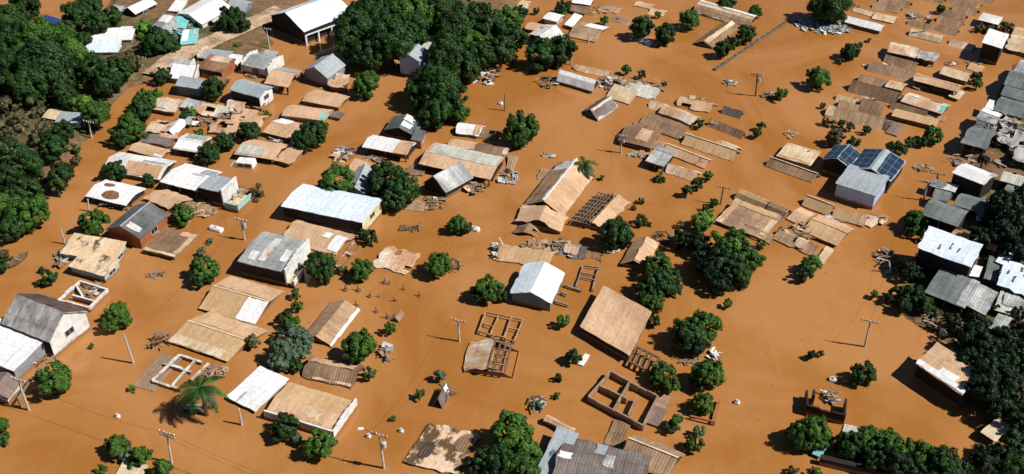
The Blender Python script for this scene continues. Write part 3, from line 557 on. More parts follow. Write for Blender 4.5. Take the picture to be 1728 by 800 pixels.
H('cream edge roof', 'right of the tall block at the picture edge', (1697,80),(1745,97),(1760,72), 4, 'g1', .8, 'cr', 'wd', rag=.3, patch=((-.6,.2,.1,.8,'mb'),))
H('beige edge roof', 'upper right corner cluster', (1705,62),(1750,74),(1760,56), 2, 'g1', .6, 'mb', 'wd')
# right shore cluster
H('teal hipped roof', 'topmost of the right shore cluster', (1694,142),(1735,153),(1748,128), 21, 'g1', 1.0, 'gg', 'wd')
H('grey twin roof', 'far one of the pair at the right edge', (1689,160),(1733,173),(1742,153), 16, 'g1', .6, 'gg', 'wd')
H('grey wide edge roof', 'near one of the pair at the right edge', (1676,186),(1725,200),(1738,176), 16, 'g1', .8, 'gg', 'wd')
H('white scrap roof', 'tiny bright square on the shore cluster', (1662,182),(1676,186),(1682,174), 16, 'shed', .3, 'wh', 'wd')
H('pale striped roof', 'white and silver, on the water side', (1648,200),(1680,212),(1691,193), 21, 'g1', .5, 'wg', 'wd', patch=((-.9,.9,-.1,.9,'wh'),))
H('green-black roof', 'dark tarp-like roof by the dark tree', (1622,241),(1664,252),(1682,223), 21, 'g1', .8, 'gg', 'wd', rag=.15)
H('shattered roof', 'white beams and scraps over black gaps', (1680,238),(1727,252),(1738,218), 16, 'g1', .6, 'ds', 'wd', hole=.18, rag=.5, sag=.4, patch=((-.6,-.4,-.9,.9,'wg'),(.1,.25,-.9,.9,'wg'),(-.9,.8,.1,.25,'wg')))
H('grey splintered roof', 'between the pale striped and shattered roofs', (1684,216),(1712,224),(1722,202), 16, 'g1', .5, 'wg', 'wd', hole=.12, rag=.4, sag=.3)
H('pure white long roof', 'sunlit, in the black shade of the right shore', (1605,291),(1660,312),(1684,296), 33, 'g1', .5, 'wh', 'wd', patch=((.75,1.0,.2,1,'gl'),))
H('grey-cream strip roof', 'right of the pure white long roof', (1686,304),(1745,320),(1752,304), 21, 'g1', .5, 'gn', 'wd')
H('thin white eave roof', 'strip above the two charcoal roofs', (1568,313),(1611,324),(1619,315), 16, 'shed', .2, 'ws', 'wd', patch=((-.98,.1,-.9,.9,'gg'),))
H('long charcoal roof', 'with faint pale rubbing, by the street end', (1553,361),(1617,383),(1636,356), 29, 'g1', .6, 'gg', 'wd')
H('short charcoal roof', 'directly behind the long charcoal roof', (1607,346),(1652,358),(1668,338), 21, 'g1', .6, 'gg', 'wd')
H('leaning charcoal wing', 'pale-edged end of the charcoal roofs', (1642,374),(1690,364),(1706,337), 21, 'shed', .5, 'gg', 'wd')
H('sky-blue roof with tool marks', 'broad light roof of the right shore', (1548,418),(1640,452),(1657,419), 46, 'shed', .5, 'bw', 'wd', rag=.12, patch=((.0,.06,-.2,.3,'dg'),(.3,.36,-.3,.1,'dg'),(-.35,-.3,-.5,-.1,'dg')))
H('rust-orange shed strip', 'bright orange edge behind the sky-blue roof', (1605,394),(1678,424),(1686,416), 18, 'g1', .5, 'og', 'wbr', rag=.2)
H('white scrap sheets', 'ragged eave under the sky-blue roof', (1616,454),(1649,469),(1655,455), 16, 'shed', .3, 'wh', 'wd', rag=.3)
H('small bright cube roof', 'white square beside climbing plants', (1680,441),(1700,450),(1711,432), 21, 'shed', .2, 'wh', 'wd')
H('moss grey roof', 'upright dull panel left of the white-and-blue sheets', (1661,470),(1683,476),(1690,440), 16, 'shed', .3, 'gg', 'wd')
H('white-and-blue sheet roof', 'dashed with dark gaps at the right edge', (1683,480),(1735,502),(1750,462), 25, 'shed', .4, 'bw', 'wd', rag=.3, patch=((-.7,-.6,0,.3,'dg'),(-.2,-.1,-.4,0,'dg'),(.3,.4,.2,.5,'dg'),(.0,.1,.5,.8,'dg')))
H('aged grey cement roof', 'with a pale right third, above the dry brush', (1561,493),(1628,521),(1652,481), 25, 'shed', .4, 'gg', 'wd', patch=((.55,1,-1,1,'wg'),))
H('pale five-sided roof', 'light grey, right of the aged cement roof', (1633,516),(1664,533),(1682,497), 25, 'shed', .3, 'wg', 'wd', rag=.05)
H('grey-green edge roof', 'right of the pale five-sided roof', (1676,522),(1708,532),(1722,495), 16, 'shed', .3, 'gn', 'wd')
H('small grey slab roof', 'lowest of the shore cluster, trees around', (1667,553),(1691,561),(1708,540), 16, 'shed', .3, 'wg', 'wd')
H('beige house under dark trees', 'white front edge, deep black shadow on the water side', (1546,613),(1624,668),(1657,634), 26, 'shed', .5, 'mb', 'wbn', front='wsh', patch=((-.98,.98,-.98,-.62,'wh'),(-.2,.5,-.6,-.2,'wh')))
H('lone cream roof in brush', 'small, tilted, at the lower right shore', (1655,730),(1679,746),(1707,724), 12, 'shed', .4, 'cr', 'ww', rag=.15)
H('blue-walled white house', 'plain grey roof, lilac front, white end', (1408,309),(1478,331),(1503,300), 25, 'shed', .25, 'gl', 'wlb')
H('left solar roof', 'blue panels, half hidden by the blue-walled house', (1388,268),(1434,284),(1454,260), 22, 'g2', .9, 'gl', 'wd', patch=((-.95,-.06,-.92,.92,'solar'),(.06,.95,-.92,.92,'solar')))
H('right solar roof', 'wider solar roof with a pale bare middle', (1433,284),(1505,307),(1528,272), 22, 'g2', 1.0, 'gl', 'wd', patch=((-.95,-.15,-.92,.92,'solar'),(.25,.97,-.92,.92,'solar')))
H('cream flat roof', 'beside the left solar roof, dark shaded left edge', (1309,263),(1367,279),(1386,258), 6, 'shed', .2, 'bm', 'wd', par='', patch=((-.95,.9,-.8,.7,'cr'),(-.7,-.55,.5,.8,'gl'),(.3,.5,.3,.7,'o:rs')))
H('floating ridge roof', 'brown with a pale ridge below the cream flat roof', (1290,280),(1370,308),(1387,298), 1, 'g1', 1.0, 'bb', '-', cap='ridge')
H('tan rounded roof', 'upper left of the beige cluster by the grove', (1238,335),(1288,356),(1304,345), 2, 'barrel', 1.1, 'mt', 'wd', cap=None)
H('brown rounded roof', 'continues the tan rounded roof to the right', (1292,357),(1324,370),(1336,358), 2, 'barrel', 1.0, 'bb', 'wd')
H('huge beige-brown roof', 'stained centre, biggest of the beige cluster', (1208,373),(1287,404),(1319,371), 3, 'shed', .6, 'bb', 'wd', patch=((-1,-.75,-1,1,'bm'),(-.7,.9,.6,1,'mt'),(.75,1,-.8,.5,'cr')))
H('tan back ridge', 'in the black shade of the blue-walled house', (1352,346),(1398,364),(1412,350), 2, 'g1', 1.0, 'mt', 'wd', cap='ridge')
H('tan back ridge end', 'pale broken end right of the tan back ridge', (1402,366),(1456,382),(1470,369), 2, 'g1', 1.0, 'mt', 'wd', patch=((.6,1,-1,1,'bm'),))
H('cream scrap gable', 'end of the tan back ridges at the street', (1455,378),(1474,383),(1487,366), 2, 'g1', .5, 'bm', '-', rag=.3)
H('broad peach ridge roof', 'two-tone, largest right of the huge stained roof', (1354,390),(1413,415),(1441,386), 3, 'g1', .6, 'mt', 'wd', patch=((-1,1,.0,1,'mb'),))
H('peach corner roof', 'joined left to the broad peach ridge roof', (1328,369),(1353,382),(1376,362), 2, 'g1', .5, 'mb', 'wd')
H('tattered strip roof', 'full of gaps along the water at the grove', (1305,404),(1372,432),(1384,414), 2, 'g1', .7, 'bb', 'wd', hole=.08, rag=.3, patch=((.0,.5,-.8,.8,'bm'),))
H('white tilted gable end', 'pale scrap at the end of the tattered strip', (1376,440),(1390,446),(1407,424), 2, 'shed', .3, 'cr', 'wd')
# middle right block
H('jumbled beige roof', 'farthest of the middle right block', (1138,178),(1196,190),(1212,176), 2, 'g1', .7, 'mb', 'wd', rag=.3, hole=.03)
H('peach roof with white spots', 'left of a small dark bush', (1112,190),(1170,212),(1182,198), 3, 'g1', .7, 'bm', 'wd', rag=.2)
H('dark brown square roof', 'thin pale outline, in the middle right block', (1077,210),(1146,235),(1164,213), 2, 'g1', .4, 'br', 'wd')
H('brown and beige front roof', 'black eave facing the open water', (1043,236),(1100,251),(1117,222), 6, 'g1', .5, 'br', 'wd', patch=((-.1,.6,-.6,.7,'mb'),))
H('little grey house', 'teal top edge and deep shaded front', (1088,271),(1120,281),(1140,262), 10, 'shed', .5, 'wg', 'wd', patch=((-.98,.95,.6,1.0,'gl'),))
H('peach long ridge', 'behind the little grey house', (1118,256),(1188,284),(1202,270), 2, 'g1', .7, 'mb', 'wd', cap='ridge')
H('low peach ridge', 'closest to the two street bushes', (1120,291),(1170,306),(1183,292), 1, 'g1', .8, 'bm', 'wd', rag=.2)
H('tan toothed ridge', 'with a broken pale crest on the right', (1148,243),(1235,272),(1251,258), 1, 'g1', 1.1, 'mt', 'wd', cap='ridge', rag=.15)
H('dark link roof', 'small brown roof joining the peach ridges', (1100,250),(1125,257),(1135,243), 2, 'g1', .5, 'bb', 'wd')
H('thin sunken ridge', 'pale line beyond the tan toothed ridge', (1193,213),(1251,236),(1257,230), 0, 'g1', .8, 'bb', '-', patch=((-.9,-.3,-.5,.5,'cr'),))
H('short sunken ridge', 'grey bar farther out on the open water', (1216,192),(1248,201),(1254,195), 0, 'g1', .8, 'gb', '-')
H('grey chapel roof', 'lost among the tall wood, navy front', (672,97),(709,105),(724,86), 30, 'g2', .9, 'gl', 'wlb')
H('thin grey wing', 'reaching up between two tall trees', (703,86),(716,89),(748,58), 26, 'shed', .3, 'gn', 'wd')
H('small floating white roof', 'between the two dark top trees', (1077,68),(1096,80),(1102,74), 0, 'g1', .4, 'wh', '-', rag=.2)
H('tiny sunlit shack roof', 'with a shaded right slope among the stakes', (660,540),(673,543),(684,529), 2, 'g2', .5, 'br', 'wd', patch=((-1,0,-1,1,'cr'),))
H('leaning grey sheet shack', 'tent-like, alone in open water', (733,684),(748,687),(759,660), 2, 'g2', 1.2, 'gb', '-', patch=((.1,.9,.3,.9,'wh'),), rag=.2)
H('small white box roof', 'right of a lone round tree', (975,614),(984,617),(996,601), 2, 'shed', .2, 'wh', 'ww')
H('brown patch roof', 'tiled piece at the corner of the wall shell', (1096,686),(1113,694),(1137,680), 3, 'shed', .6, 'bb', 'wd')
H('slate patch roof', 'lower piece at the corner of the wall shell', (1085,711),(1112,720),(1126,697), 3, 'shed', .5, 'cb', 'wd')
H('rust arm roof', 'orange parapet strip above the light blue-grey roof', (918,709),(965,734),(972,725), 8, 'g1', .3, 'mb', 'ww', rag=.1)
H('bottom left shell roof', 'pale slab by the bottom edge shrubs', (196,800),(236,812),(250,788), 3, 'shed', .2, 'cr', 'wd')
H('drowned grey deck', 'by the bottom grove of round trees', (1418,735),(1448,742),(1455,722), 2, 'flat', 0, 'gn', 'wd')
H('blue-green kiosk roof', 'under the biggest round tree at the bottom', (1370,766),(1386,772),(1396,757), 5, 'g1', .4, 'tq', 'wd')
H('tiny floating shed', 'tan scrap near the top centre', (1092,23),(1118,28),(1124,20), 0, 'g1', .3, 'mb', '-', rag=.3)

def posts_at(root, pts, z, mat='whitepaint', beam=True):
    root_m = root.matrix_world; bpy.context.view_layer.update(); inv = root.matrix_world.inverted(); P = []
    for x, y in pts:
        g = inv @ U(x, y, 0); P.append(g); mb = MB(); mb.box((g.x - .13, g.y - .13, -2.4), (g.x + .13, g.y + .13, z)); mb.build('post', M[mat], root)
    mb = MB()
    for a, b in zip(P, P[1:]): mb.bar((a.x, a.y, z), (b.x, b.y, z), .18)
    mb.build('beam', M[mat], root)
for o in list(col.objects):
    if o.name == 'warehouse': posts_at(o, [(518,78),(539,70),(561,62),(583,54)], 2.0)

# further drowned roofs filling the rows
for nm, de, a, b, c, h, st, ri, rf, kw in (
 ('sunk brown middle strip', 'between the wide and the long brown row roofs', (1446,140),(1520,160),(1527,150), 0, 'g1', .8, 'bb', {}),
 ('sunk grey-brown strip', 'right of the brown square row roof', (1500,184),(1560,200),(1566,193), 0, 'g1', .7, 'br', {}),
 ('short tan strip', 'behind the stub cream ridge', (1408,170),(1440,180),(1446,172), 0, 'g1', .6, 'cr', {}),
 ('narrow cream lean-to', 'stuck to the near side of the beige roof with navy wall', (1600,162),(1618,168),(1628,158), 3, 'shed', .3, 'cr', {}),
 ('muddy low roof', 'under the mottled cream roof with skylights', (1560,196),(1595,206),(1601,198), 1, 'g1', .4, 'bb', {}),
 ('far brown twin strip', 'above the cream double ridge', (1530,42),(1566,52),(1572,46), 0, 'g1', .6, 'bb', {}),
 ('pale far strip', 'right of the cream double ridge', (1600,76),(1640,88),(1646,80), 0, 'g1', .6, 'bm', {}),
 ('broken tan strip', 'left of the jumbled beige roof', (1092,182),(1120,190),(1128,180), 0, 'g1', .5, 'bm', dict(rag=.35, sag=.2, hole=.06)),
 ('speckled brown strip', 'behind the dark brown square roof', (1120,196),(1165,210),(1172,202), 0, 'g1', .6, 'rs', dict(rag=.3, sag=.15)),
 ('mud roof corner', 'left of the brown and beige front roof', (1062,220),(1084,226),(1092,212), 1, 'g1', .5, 'rs', dict(rag=.3)),
 ('beige broken band', 'right end of the tan toothed ridge', (1205,250),(1240,262),(1252,250), 1, 'g1', .7, 'bm', dict(rag=.35, sag=.2, hole=.05)),
 ('brown crumbled roof', 'in front of the huge beige-brown roof', (1250,392),(1298,412),(1312,398), 1, 'g1', .7, 'bb', dict(rag=.4, sag=.25, hole=.06)),
 ('sunken brown wing', 'between pale green roof and brown sunken ridge', (852,286),(866,290),(872,268), 1, 'shed', .4, 'bb', dict(rag=.3)),
 ('low muddy strip roof', 'between the factory and the low beige yard roof', (300,345),(352,360),(362,350), 1, 'g1', .5, 'bb', dict(rag=.35, sag=.2, hole=.05)),
 ('far brown plank roof', 'between the raft roofs of the top centre', (1030,36),(1060,43),(1068,35), 0, 'g1', .4, 'bb', dict(rag=.3, sag=.15)),
 ('upper grey shore roof', 'between teal hipped roof and grey twin roof', (1712,120),(1750,132),(1762,112), 20, 'g1', .7, 'wg', dict(rag=.15)),
 ('dark green shore roof', 'between green-black roof and water side scraps', (1640,222),(1668,230),(1676,214), 16, 'shed', .4, 'gg', dict(rag=.2)),
 ('silver shore roof', 'right of the shattered roof at the edge', (1708,268),(1750,280),(1758,258), 18, 'g1', .6, 'wg', dict(rag=.3, sag=.15)),
 ('black tar shore roof', 'below the pale striped roof', (1665,222),(1690,230),(1698,214), 16, 'shed', .3, 'ds', dict(rag=.3)),
 ('dark brown drowned slab', 'tilted below the maze-like wall shell', (1018,748),(1046,757),(1064,718), 1, 'shed', .15, 'br', {}),
 ('faded tin roof', 'between dirty beige roof and crumpled cream roof', (303,180),(330,187),(345,172), 5, 'g1', .5, 'wg', dict(rag=.2, sag=.12)),
 ('rusted scrap roof', 'between the white-walled ruin and the beige and porch roofs', (415,178),(442,184),(452,172), 4, 'g1', .4, 'rs', dict(rag=.3, sag=.2)),
 ('dull orange lean-to', 'between tan strip and leafy street bushes', (400,200),(424,206),(436,192), 4, 'shed', .4, 'mb', dict(rag=.25, sag=.15)),
 ('pale tile roof', 'left of the white-walled ruin', (362,188),(384,193),(392,180), 4, 'g1', .4, 'gn', dict(rag=.3, sag=.2)),
 ('dark tin roof', 'right of the pale broken roof near the lane', (300,206),(322,211),(330,198), 5, 'g1', .4, 'gy', dict(rag=.2, sag=.12)),
 ('cream lean-to', 'left of the striped white metal roof', (264,233),(290,240),(300,228), 3, 'shed', .3, 'bm', dict(rag=.25, sag=.15)),
 ('brown yard roof', 'between the mud-pooled flat roof and the low beige yard roof', (286,372),(316,380),(326,366), 2, 'g1', .4, 'bb', dict(rag=.35, sag=.2, hole=.05)),
 ('grey stepped roof', 'behind the white-parapet grey roof', (440,97),(462,101),(470,90), 8, 'shed', .3, 'gl', dict()),
 ('low rust roof', 'left of the two-storey house with square window', (352,140),(378,146),(388,133), 6, 'g1', .4, 'rs', dict(rag=.15)),
 ('peach sheet roof', 'in front of the peach hut roof', (556,268),(580,274),(590,262), 2, 'g1', .4, 'mb', dict(rag=.3, sag=.2, hole=.05)),
 ('muddy porch sheet', 'left foot of the long beige and pale green roof', (686,292),(712,298),(718,286), 2, 'shed', .3, 'br', dict(rag=.3, sag=.1)),
 ('torn back sheet', 'behind the large tan gabled roof', (905,300),(925,304),(935,290), 1, 'shed', .3, 'bb', dict(rag=.3, sag=.15)),
 ('shore tin strip', 'between the white-and-blue sheets and the grey-green edge roof', (1690,512),(1725,524),(1732,508), 18, 'shed', .3, 'wg', dict(rag=.15)),
 ('shore charcoal square', 'right of the leaning charcoal wing', (1700,395),(1735,407),(1748,385), 16, 'g1', .5, 'gg', dict(rag=.15)),
 ('small silver roof', 'between the thin white eave roof and the long charcoal roof', (1572,334),(1600,342),(1606,328), 16, 'shed', .3, 'gg', dict(rag=.15)),
 ('faded shore roof', 'half covered by foliage below the grey-cream strip', (1690,330),(1730,342),(1740,322), 18, 'g1', .5, 'gg', dict()),
 ):
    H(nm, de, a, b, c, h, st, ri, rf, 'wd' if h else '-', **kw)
# ---------------------------------------------------------------- roofless shells and timber frames
def shell(label, segs, h, mat, th=.22, key=None, top=None, name='roofless_house', cat='ruin', part='wall', dep=-2.5, groupcol=None):
    'segs: pixel segments on the wall tops; each becomes one wall'
    P = [(U(*a, h), U(*b, h)) for a, b in segs]
    c = sum((p + q for p, q in P), Vector()) / (2 * len(P)); root = empty(name, (c.x, c.y, 0)); tag(root, label, cat)
    if key: KEYS.append((key, *PX(c)[:2]))
    for k, (p, q) in enumerate(P):
        mb = MB(); n = max(1, int((q - p).length / 1.1)); r = rnd(k + int(h * 10)); d = (q - p).normalized(); s = Vector((-d.y, d.x, 0)) * th / 2
        for i in range(n):
            a = p.lerp(q, i / n) - c; b = p.lerp(q, (i + 1) / n) - c; zt = h + r.uniform(-.12, .05) + .004 * k - (.0 if part != 'wall' else 0)
            if part == 'beam': mb.bar((a.x, a.y, zt), (b.x, b.y, zt), th, .18)
            else:
                lo = [(a.x - s.x, a.y - s.y, dep), (b.x - s.x, b.y - s.y, dep), (b.x + s.x, b.y + s.y, dep), (a.x + s.x, a.y + s.y, dep)]
                hi = [(x, y, zt) for x, y, _ in lo]; mb.quad(hi, [(0,0),(1,0),(1,.2),(0,.2)])
                for e0, e1 in ((0,1),(1,2),(2,3),(3,0)): mb.quad([lo[e0], lo[e1], hi[e1], hi[e0]], [(0,0),(1,0),(1,h),(0,h)])
        mb.build(part, M[mat], root)
    if part == 'beam':
        done = []
        for p, q in P:
            for v in (p, q):
                if all((v - d).length > 1.2 for d in done):
                    done.append(v); mb = MB(); w = v - c; mb.box((w.x - .09, w.y - .09, dep), (w.x + .09, w.y + .09, h)); mb.build('post', M[mat], root)
    return root
shell('roofless house shell of white and pale blue walls above the black-roofed gable', [((98,505),(134,473)),((134,473),(181,487)),((181,487),(150,518)),((150,518),(98,505)),((122,497),(160,508)),((128,480),(140,500))], .8, 'ww', key='white and blue roofless shell')
shell('row of white roofless walls joined by grey beams beside the palm tree', [((257,641),(303,598)),((290,650),(330,605)),((257,641),(305,656)),((275,612),(322,626)),((303,598),(340,610)),((322,640),(352,612))], .5, 'ww', th=.3, key='white roofless walls')
shell('dark shell of maze-like walls with white inner faces near the big plain beige roof', [((993,668),(1030,625)),((1030,625),(1110,668)),((1110,668),(1085,717)),((1085,717),(993,668)),((1010,648),(1058,672)),((1035,690),(1062,645)),((1062,645),(1078,652)),((1060,700),(1075,668))], .9, 'wmud', th=.18, key='maze-like wall shell')
shell('black U-shaped ruin standing alone in the wide open water', [((1362,657),(1363,684)),((1363,684),(1426,700)),((1426,700),(1428,672)),((1374,657),(1374,668))], 1.4, 'wd', th=.22, key='black U-shaped ruin')
shell('bare timber frame of four bays lying behind the roof with a lattice hole', [((808,559),(820,527)),((820,527),(883,539)),((883,539),(868,575)),((868,575),(808,559)),((828,563),(842,531)),((851,570),(863,536)),((856,553),(876,557)),((815,546),(830,550))], .5, 'tantimber', part='beam', name='timber_frame', cat='frame', key='four-bay timber frame', th=.13)
shell('ladder-like dark timber frame right of the blue and white gabled house', [((972,482),(984,448)),((984,448),(1011,452)),((1011,452),(1000,488)),((980,460),(1007,465)),((978,467),(1005,472))], .4, 'greytimber', part='beam', name='timber_frame', cat='frame', key='ladder-like frame', th=.13)
shell('rack of dark rafters at the lower corner of the big plain beige roof', [((1062,610),(1075,585)),((1075,585),(1112,603)),((1062,610),(1098,628)),((1071,614),(1083,589)),((1080,619),(1092,593)),((1089,624),(1101,598)),((1098,628),(1112,603))], .8, 'timber', part='beam', name='timber_frame', cat='frame', key='rack of rafters', th=.22)
shell('thin right-angled rail frame by two round trees at the open water edge', [((1165,702),(1205,712)),((1205,712),(1214,675))], .5, 'wbr', part='beam', name='rail', cat='rail', th=.2)
shell('low dark dock wall running beneath the bottom right grove', [((1385,770),(1450,785)),((1450,785),(1520,800))], 1.0, 'wd', th=.6, name='wall', cat='wall')
shell('short grey beam pair right of the blue and white gabled house', [((952,480),(980,489)),((936,508),(958,514)),((947,493),(958,497))], .4, 'greytimber', part='beam', name='timber_frame', cat='frame', th=.25)
shell('low white parapet ladder right of the torn white end roof', [((566,447),(600,405)),((578,452),(612,409)),((566,447),(578,452)),((582,425),(594,430)),((598,406),(612,409))], .35, 'ww', th=.4, name='wall', cat='wall')
shell('crooked picket fence line leading behind the small white gable', [((30,672),(62,628)),((62,628),(92,600))], 1.3, 'greytimber', part='beam', name='fence', cat='fence', th=.2)
# rows of planks floating by the white walls
def planks(label, items, mat, w=.22):
    ps = [(U(*a, .05), U(*b, .05)) for a, b in items]; c = sum((p + q for p, q in ps), Vector()) / (2 * len(ps)); root = empty('plank_raft', (c.x, c.y, 0)); tag(root, label, 'planks')
    for k, (p, q) in enumerate(ps):
        mb = MB(); p = p - c; q = q - c; mb.bar((p.x, p.y, .05 + .03 * (k % 2)), (q.x, q.y, .10 + .03 * (k % 3)), w, .08); mb.build('plank', M[mat], root)
planks('raft of parallel thin planks left of the white roofless walls', [((226 + 6*i, 652 + 1.6*i), (276 + 6*i, 597 + 1.8*i)) for i in range(6)], 'greytimber', .28)
# the drowned straight fence at the upper right
def fence_line(label, a, b, n, h):
    A, B = U(*a, 0), U(*b, 0); root = empty('fence', A); tag(root, label, 'fence'); D = B - A; KEYS.append(('straight drowned fence', (a[0]+b[0])/2, (a[1]+b[1])/2))
    for i in range(n + 1):
        p = D * (i / n); mb = MB(); mb.box((p.x - .12, p.y - .12, -1.5), (p.x + .12, p.y + .12, h + .15 * math.sin(i * 2.3))); mb.build('post', M['greytimber'], root)
    mb = MB(); s = Vector((-D.y, D.x, 0)).normalized() * .32
    for i in range(n):
        p = D * (i / n); q = D * ((i + 1) / n); z = h * .55
        mb.quad([(p.x - s.x, p.y - s.y, z), (q.x - s.x, q.y - s.y, z + .05), (q.x + s.x, q.y + s.y, z), (p.x + s.x, p.y + s.y, z + .04)])
        mb.quad([(p.x, p.y, -1), (q.x, q.y, -1), (q.x, q.y, z), (p.x, p.y, z)])
    mb.build('panel', M['gb'], root)
fence_line('long straight fence crossing the upper right water, nearly drowned', (1207,119), (1325,40), 34, .55)

# ---------------------------------------------------------------- trees
LEAF = {}
def crown_mesh(name, R, clumps, per, leaf, seed, flat=.8, shape='round'):
    r = rnd(seed); vs = []; fs = []
    cl = []
    for i in range(clumps):
        # points spread over the upper shell and interior
        while True:
            d = Vector((r.gauss(0, 1), r.gauss(0, 1), r.gauss(0, 1)))
            if d.length > .01: break
        d.normalize()
        lump = 1 + .34 * noise.noise(d * 1.9 + Vector((seed, 0, 0)))
        rr = R * ((.30 if R < 1.5 else .45) + .44 * r.random() ** .5) * lump
        if shape == 'tall': c = Vector((d.x * rr * .75, d.y * rr * .75, d.z * rr * 1.15))
        else: c = Vector((d.x * rr, d.y * rr, d.z * rr * flat))
        cl.append((c, R * r.uniform(.11, .27)))
    for c, cr in cl:
        for k in range(per):
            while True:
                d = Vector((r.gauss(0, 1), r.gauss(0, 1), r.gauss(0, .8)))
                if d.length > .01: break
            d.normalize(); p = c + d * cr * (.55 + .5 * r.random())
            nrm = (d + (p.normalized() if p.length > .1 else d) * .6 + Vector((r.uniform(-.7, .7), r.uniform(-.7, .7), r.uniform(-.3, .8)))).normalized()
            u = nrm.cross(Vector((r.random(), r.random(), r.random() + .01))).normalized(); v = nrm.cross(u)
            s = leaf * r.uniform(.6, 1.25); n = len(vs)
            vs += [p - u * s, p - v * s * .55, p + u * s, p + v * s * .55]; fs.append((n, n+1, n+2, n+3))
    m = bpy.data.meshes.new(name); m.from_pydata(vs, [], fs); m.materials.append(M['green']); m.update(); return m
def trunk_mesh(name, R, seed):
    r = rnd(seed + 99); mb = MB()
    mb.tube([(0,0,-R*.9-2.2),(r.uniform(-.1,.1)*R,r.uniform(-.1,.1)*R,-R*.5),(0,0,0)], [.10*R+.05,.07*R+.04,.045*R+.02], 7)
    for i in range(5):
        a = i * 1.3 + r.random(); mb.tube([(0,0,-R*.55+.1*i*R),(math.cos(a)*R*.3,math.sin(a)*R*.3,-R*.1),(math.cos(a)*R*.6,math.sin(a)*R*.6,R*.3)], [.05*R,.035*R,.012*R], 5)
    return mb.mesh(name, M['bark'])
PROTO = {}
for cls, R, clumps, per, leaf, k in (('S', 1.0, 20, 90, .13, 5), ('M', 2.3, 62, 130, .18, 6), ('L', 4.0, 140, 150, .24, 5), ('T', 2.3, 40, 100, .26, 2), ('B', 1.2, 18, 85, .12, 4)):
    PROTO[cls] = [(crown_mesh('crown', R, clumps, per, leaf, i * 13 + ord(cls), shape='tall' if cls == 'T' else 'round', flat=.86 if cls == 'L' else .8), trunk_mesh('trunk', R, i)) for i in range(k)]
PR = dict(S=1.0, M=2.3, L=4.0, T=2.3, B=1.2)
LABELS = {}
def words_between(px, py, noun, skip=0):
    near = sorted(KEYS, key=lambda k: (k[1] - px) ** 2 + ((k[2] - py) * 1.4) ** 2)
    k = near[skip]; dx, dy = px - k[1], (py - k[2]) * 1.4
    if abs(dx) > abs(dy) * 2.2: d = 'left of' if dx < 0 else 'right of'
    elif abs(dy) > abs(dx) * 2.2: d = 'behind' if dy < 0 else 'in front of'
    else: d = ('behind and ' if dy < 0 else 'in front and ') + ('left of' if dx < 0 else 'right of')
    if math.hypot(dx, dy) > 70: d = d.replace('in front and', 'well in front and').replace('behind', 'far behind') if ' and ' in d or d == 'behind' else 'far ' + d
    return d, k[0]
def place_label(px, py, noun):
    for skip in (0, 1, 2, 3):
        d, k = words_between(px, py, noun, skip); s = '%s %s the %s' % (noun, d, k)
        if s not in LABELS and len(s.split()) <= 16: LABELS[s] = 1; return s
    d, k = words_between(px, py, noun, 0); d2, k2 = words_between(px, py, noun, 1)
    s = '%s between the %s and the %s' % (noun, k, k2); i = 0
    while s in LABELS and i < 4: i += 1; s = '%s near the %s and the %s' % (noun, words_between(px, py, noun, i)[1], words_between(px, py, noun, i + 1)[1])
    s = ' '.join(s.split()[:16]); LABELS[s] = 1; return s
TN = [0]
def tree(px, py, w, colr='green', cls=None, asp=1.0, zf=None, base=0.0):
    TN[0] += 1; r = rnd(TN[0] * 7 + 1); k = PX(U(px, py, 1.5))[2]; R = w / 2 / k * 1.08
    cls = cls or ('S' if R < 1.35 else 'M' if R < 3.1 else 'L')
    cm, tm = PROTO[cls][TN[0] % len(PROTO[cls])]
    zc = base + R * (zf if zf is not None else (.5 if cls == 'B' else .95))
    p = U(px, py, zc)
    small = 'small ' if R < 1.3 else 'large ' if R > 3.2 else ''
    kind = 'bush' if (cls == 'B' or R < 1.0) else 'tree'
    colw = {'very dark': 'blackish green'}.get(colr, colr)
    root = empty('bush' if kind == 'bush' else 'tree', (p.x, p.y, 0), r.uniform(0, 6.28))
    tag(root, place_label(px, py, (small if kind == 'tree' else ('tiny ' if R < .7 else '')) + colw + (' leafy ' if R < 3.2 else ' ') + kind), kind)
    s = R / PR[cls]
    c = bpy.data.objects.new('crown', cm); col.objects.link(c); c.parent = root; c.location = (0, 0, zc); c.scale = (s, s, s * asp * 1.08)
    c.material_slots[0].link = 'OBJECT'; c.material_slots[0].material = M[colr]
    t = bpy.data.objects.new('trunk' if kind == 'tree' else 'stem', tm); col.objects.link(t); t.parent = root; t.location = (0, 0, zc); t.scale = (s, s, s)
    return root
G, D, BG, GG, DO, VD = 'green', 'dark green', 'bright green', 'grey-green', 'dry olive', 'very dark'
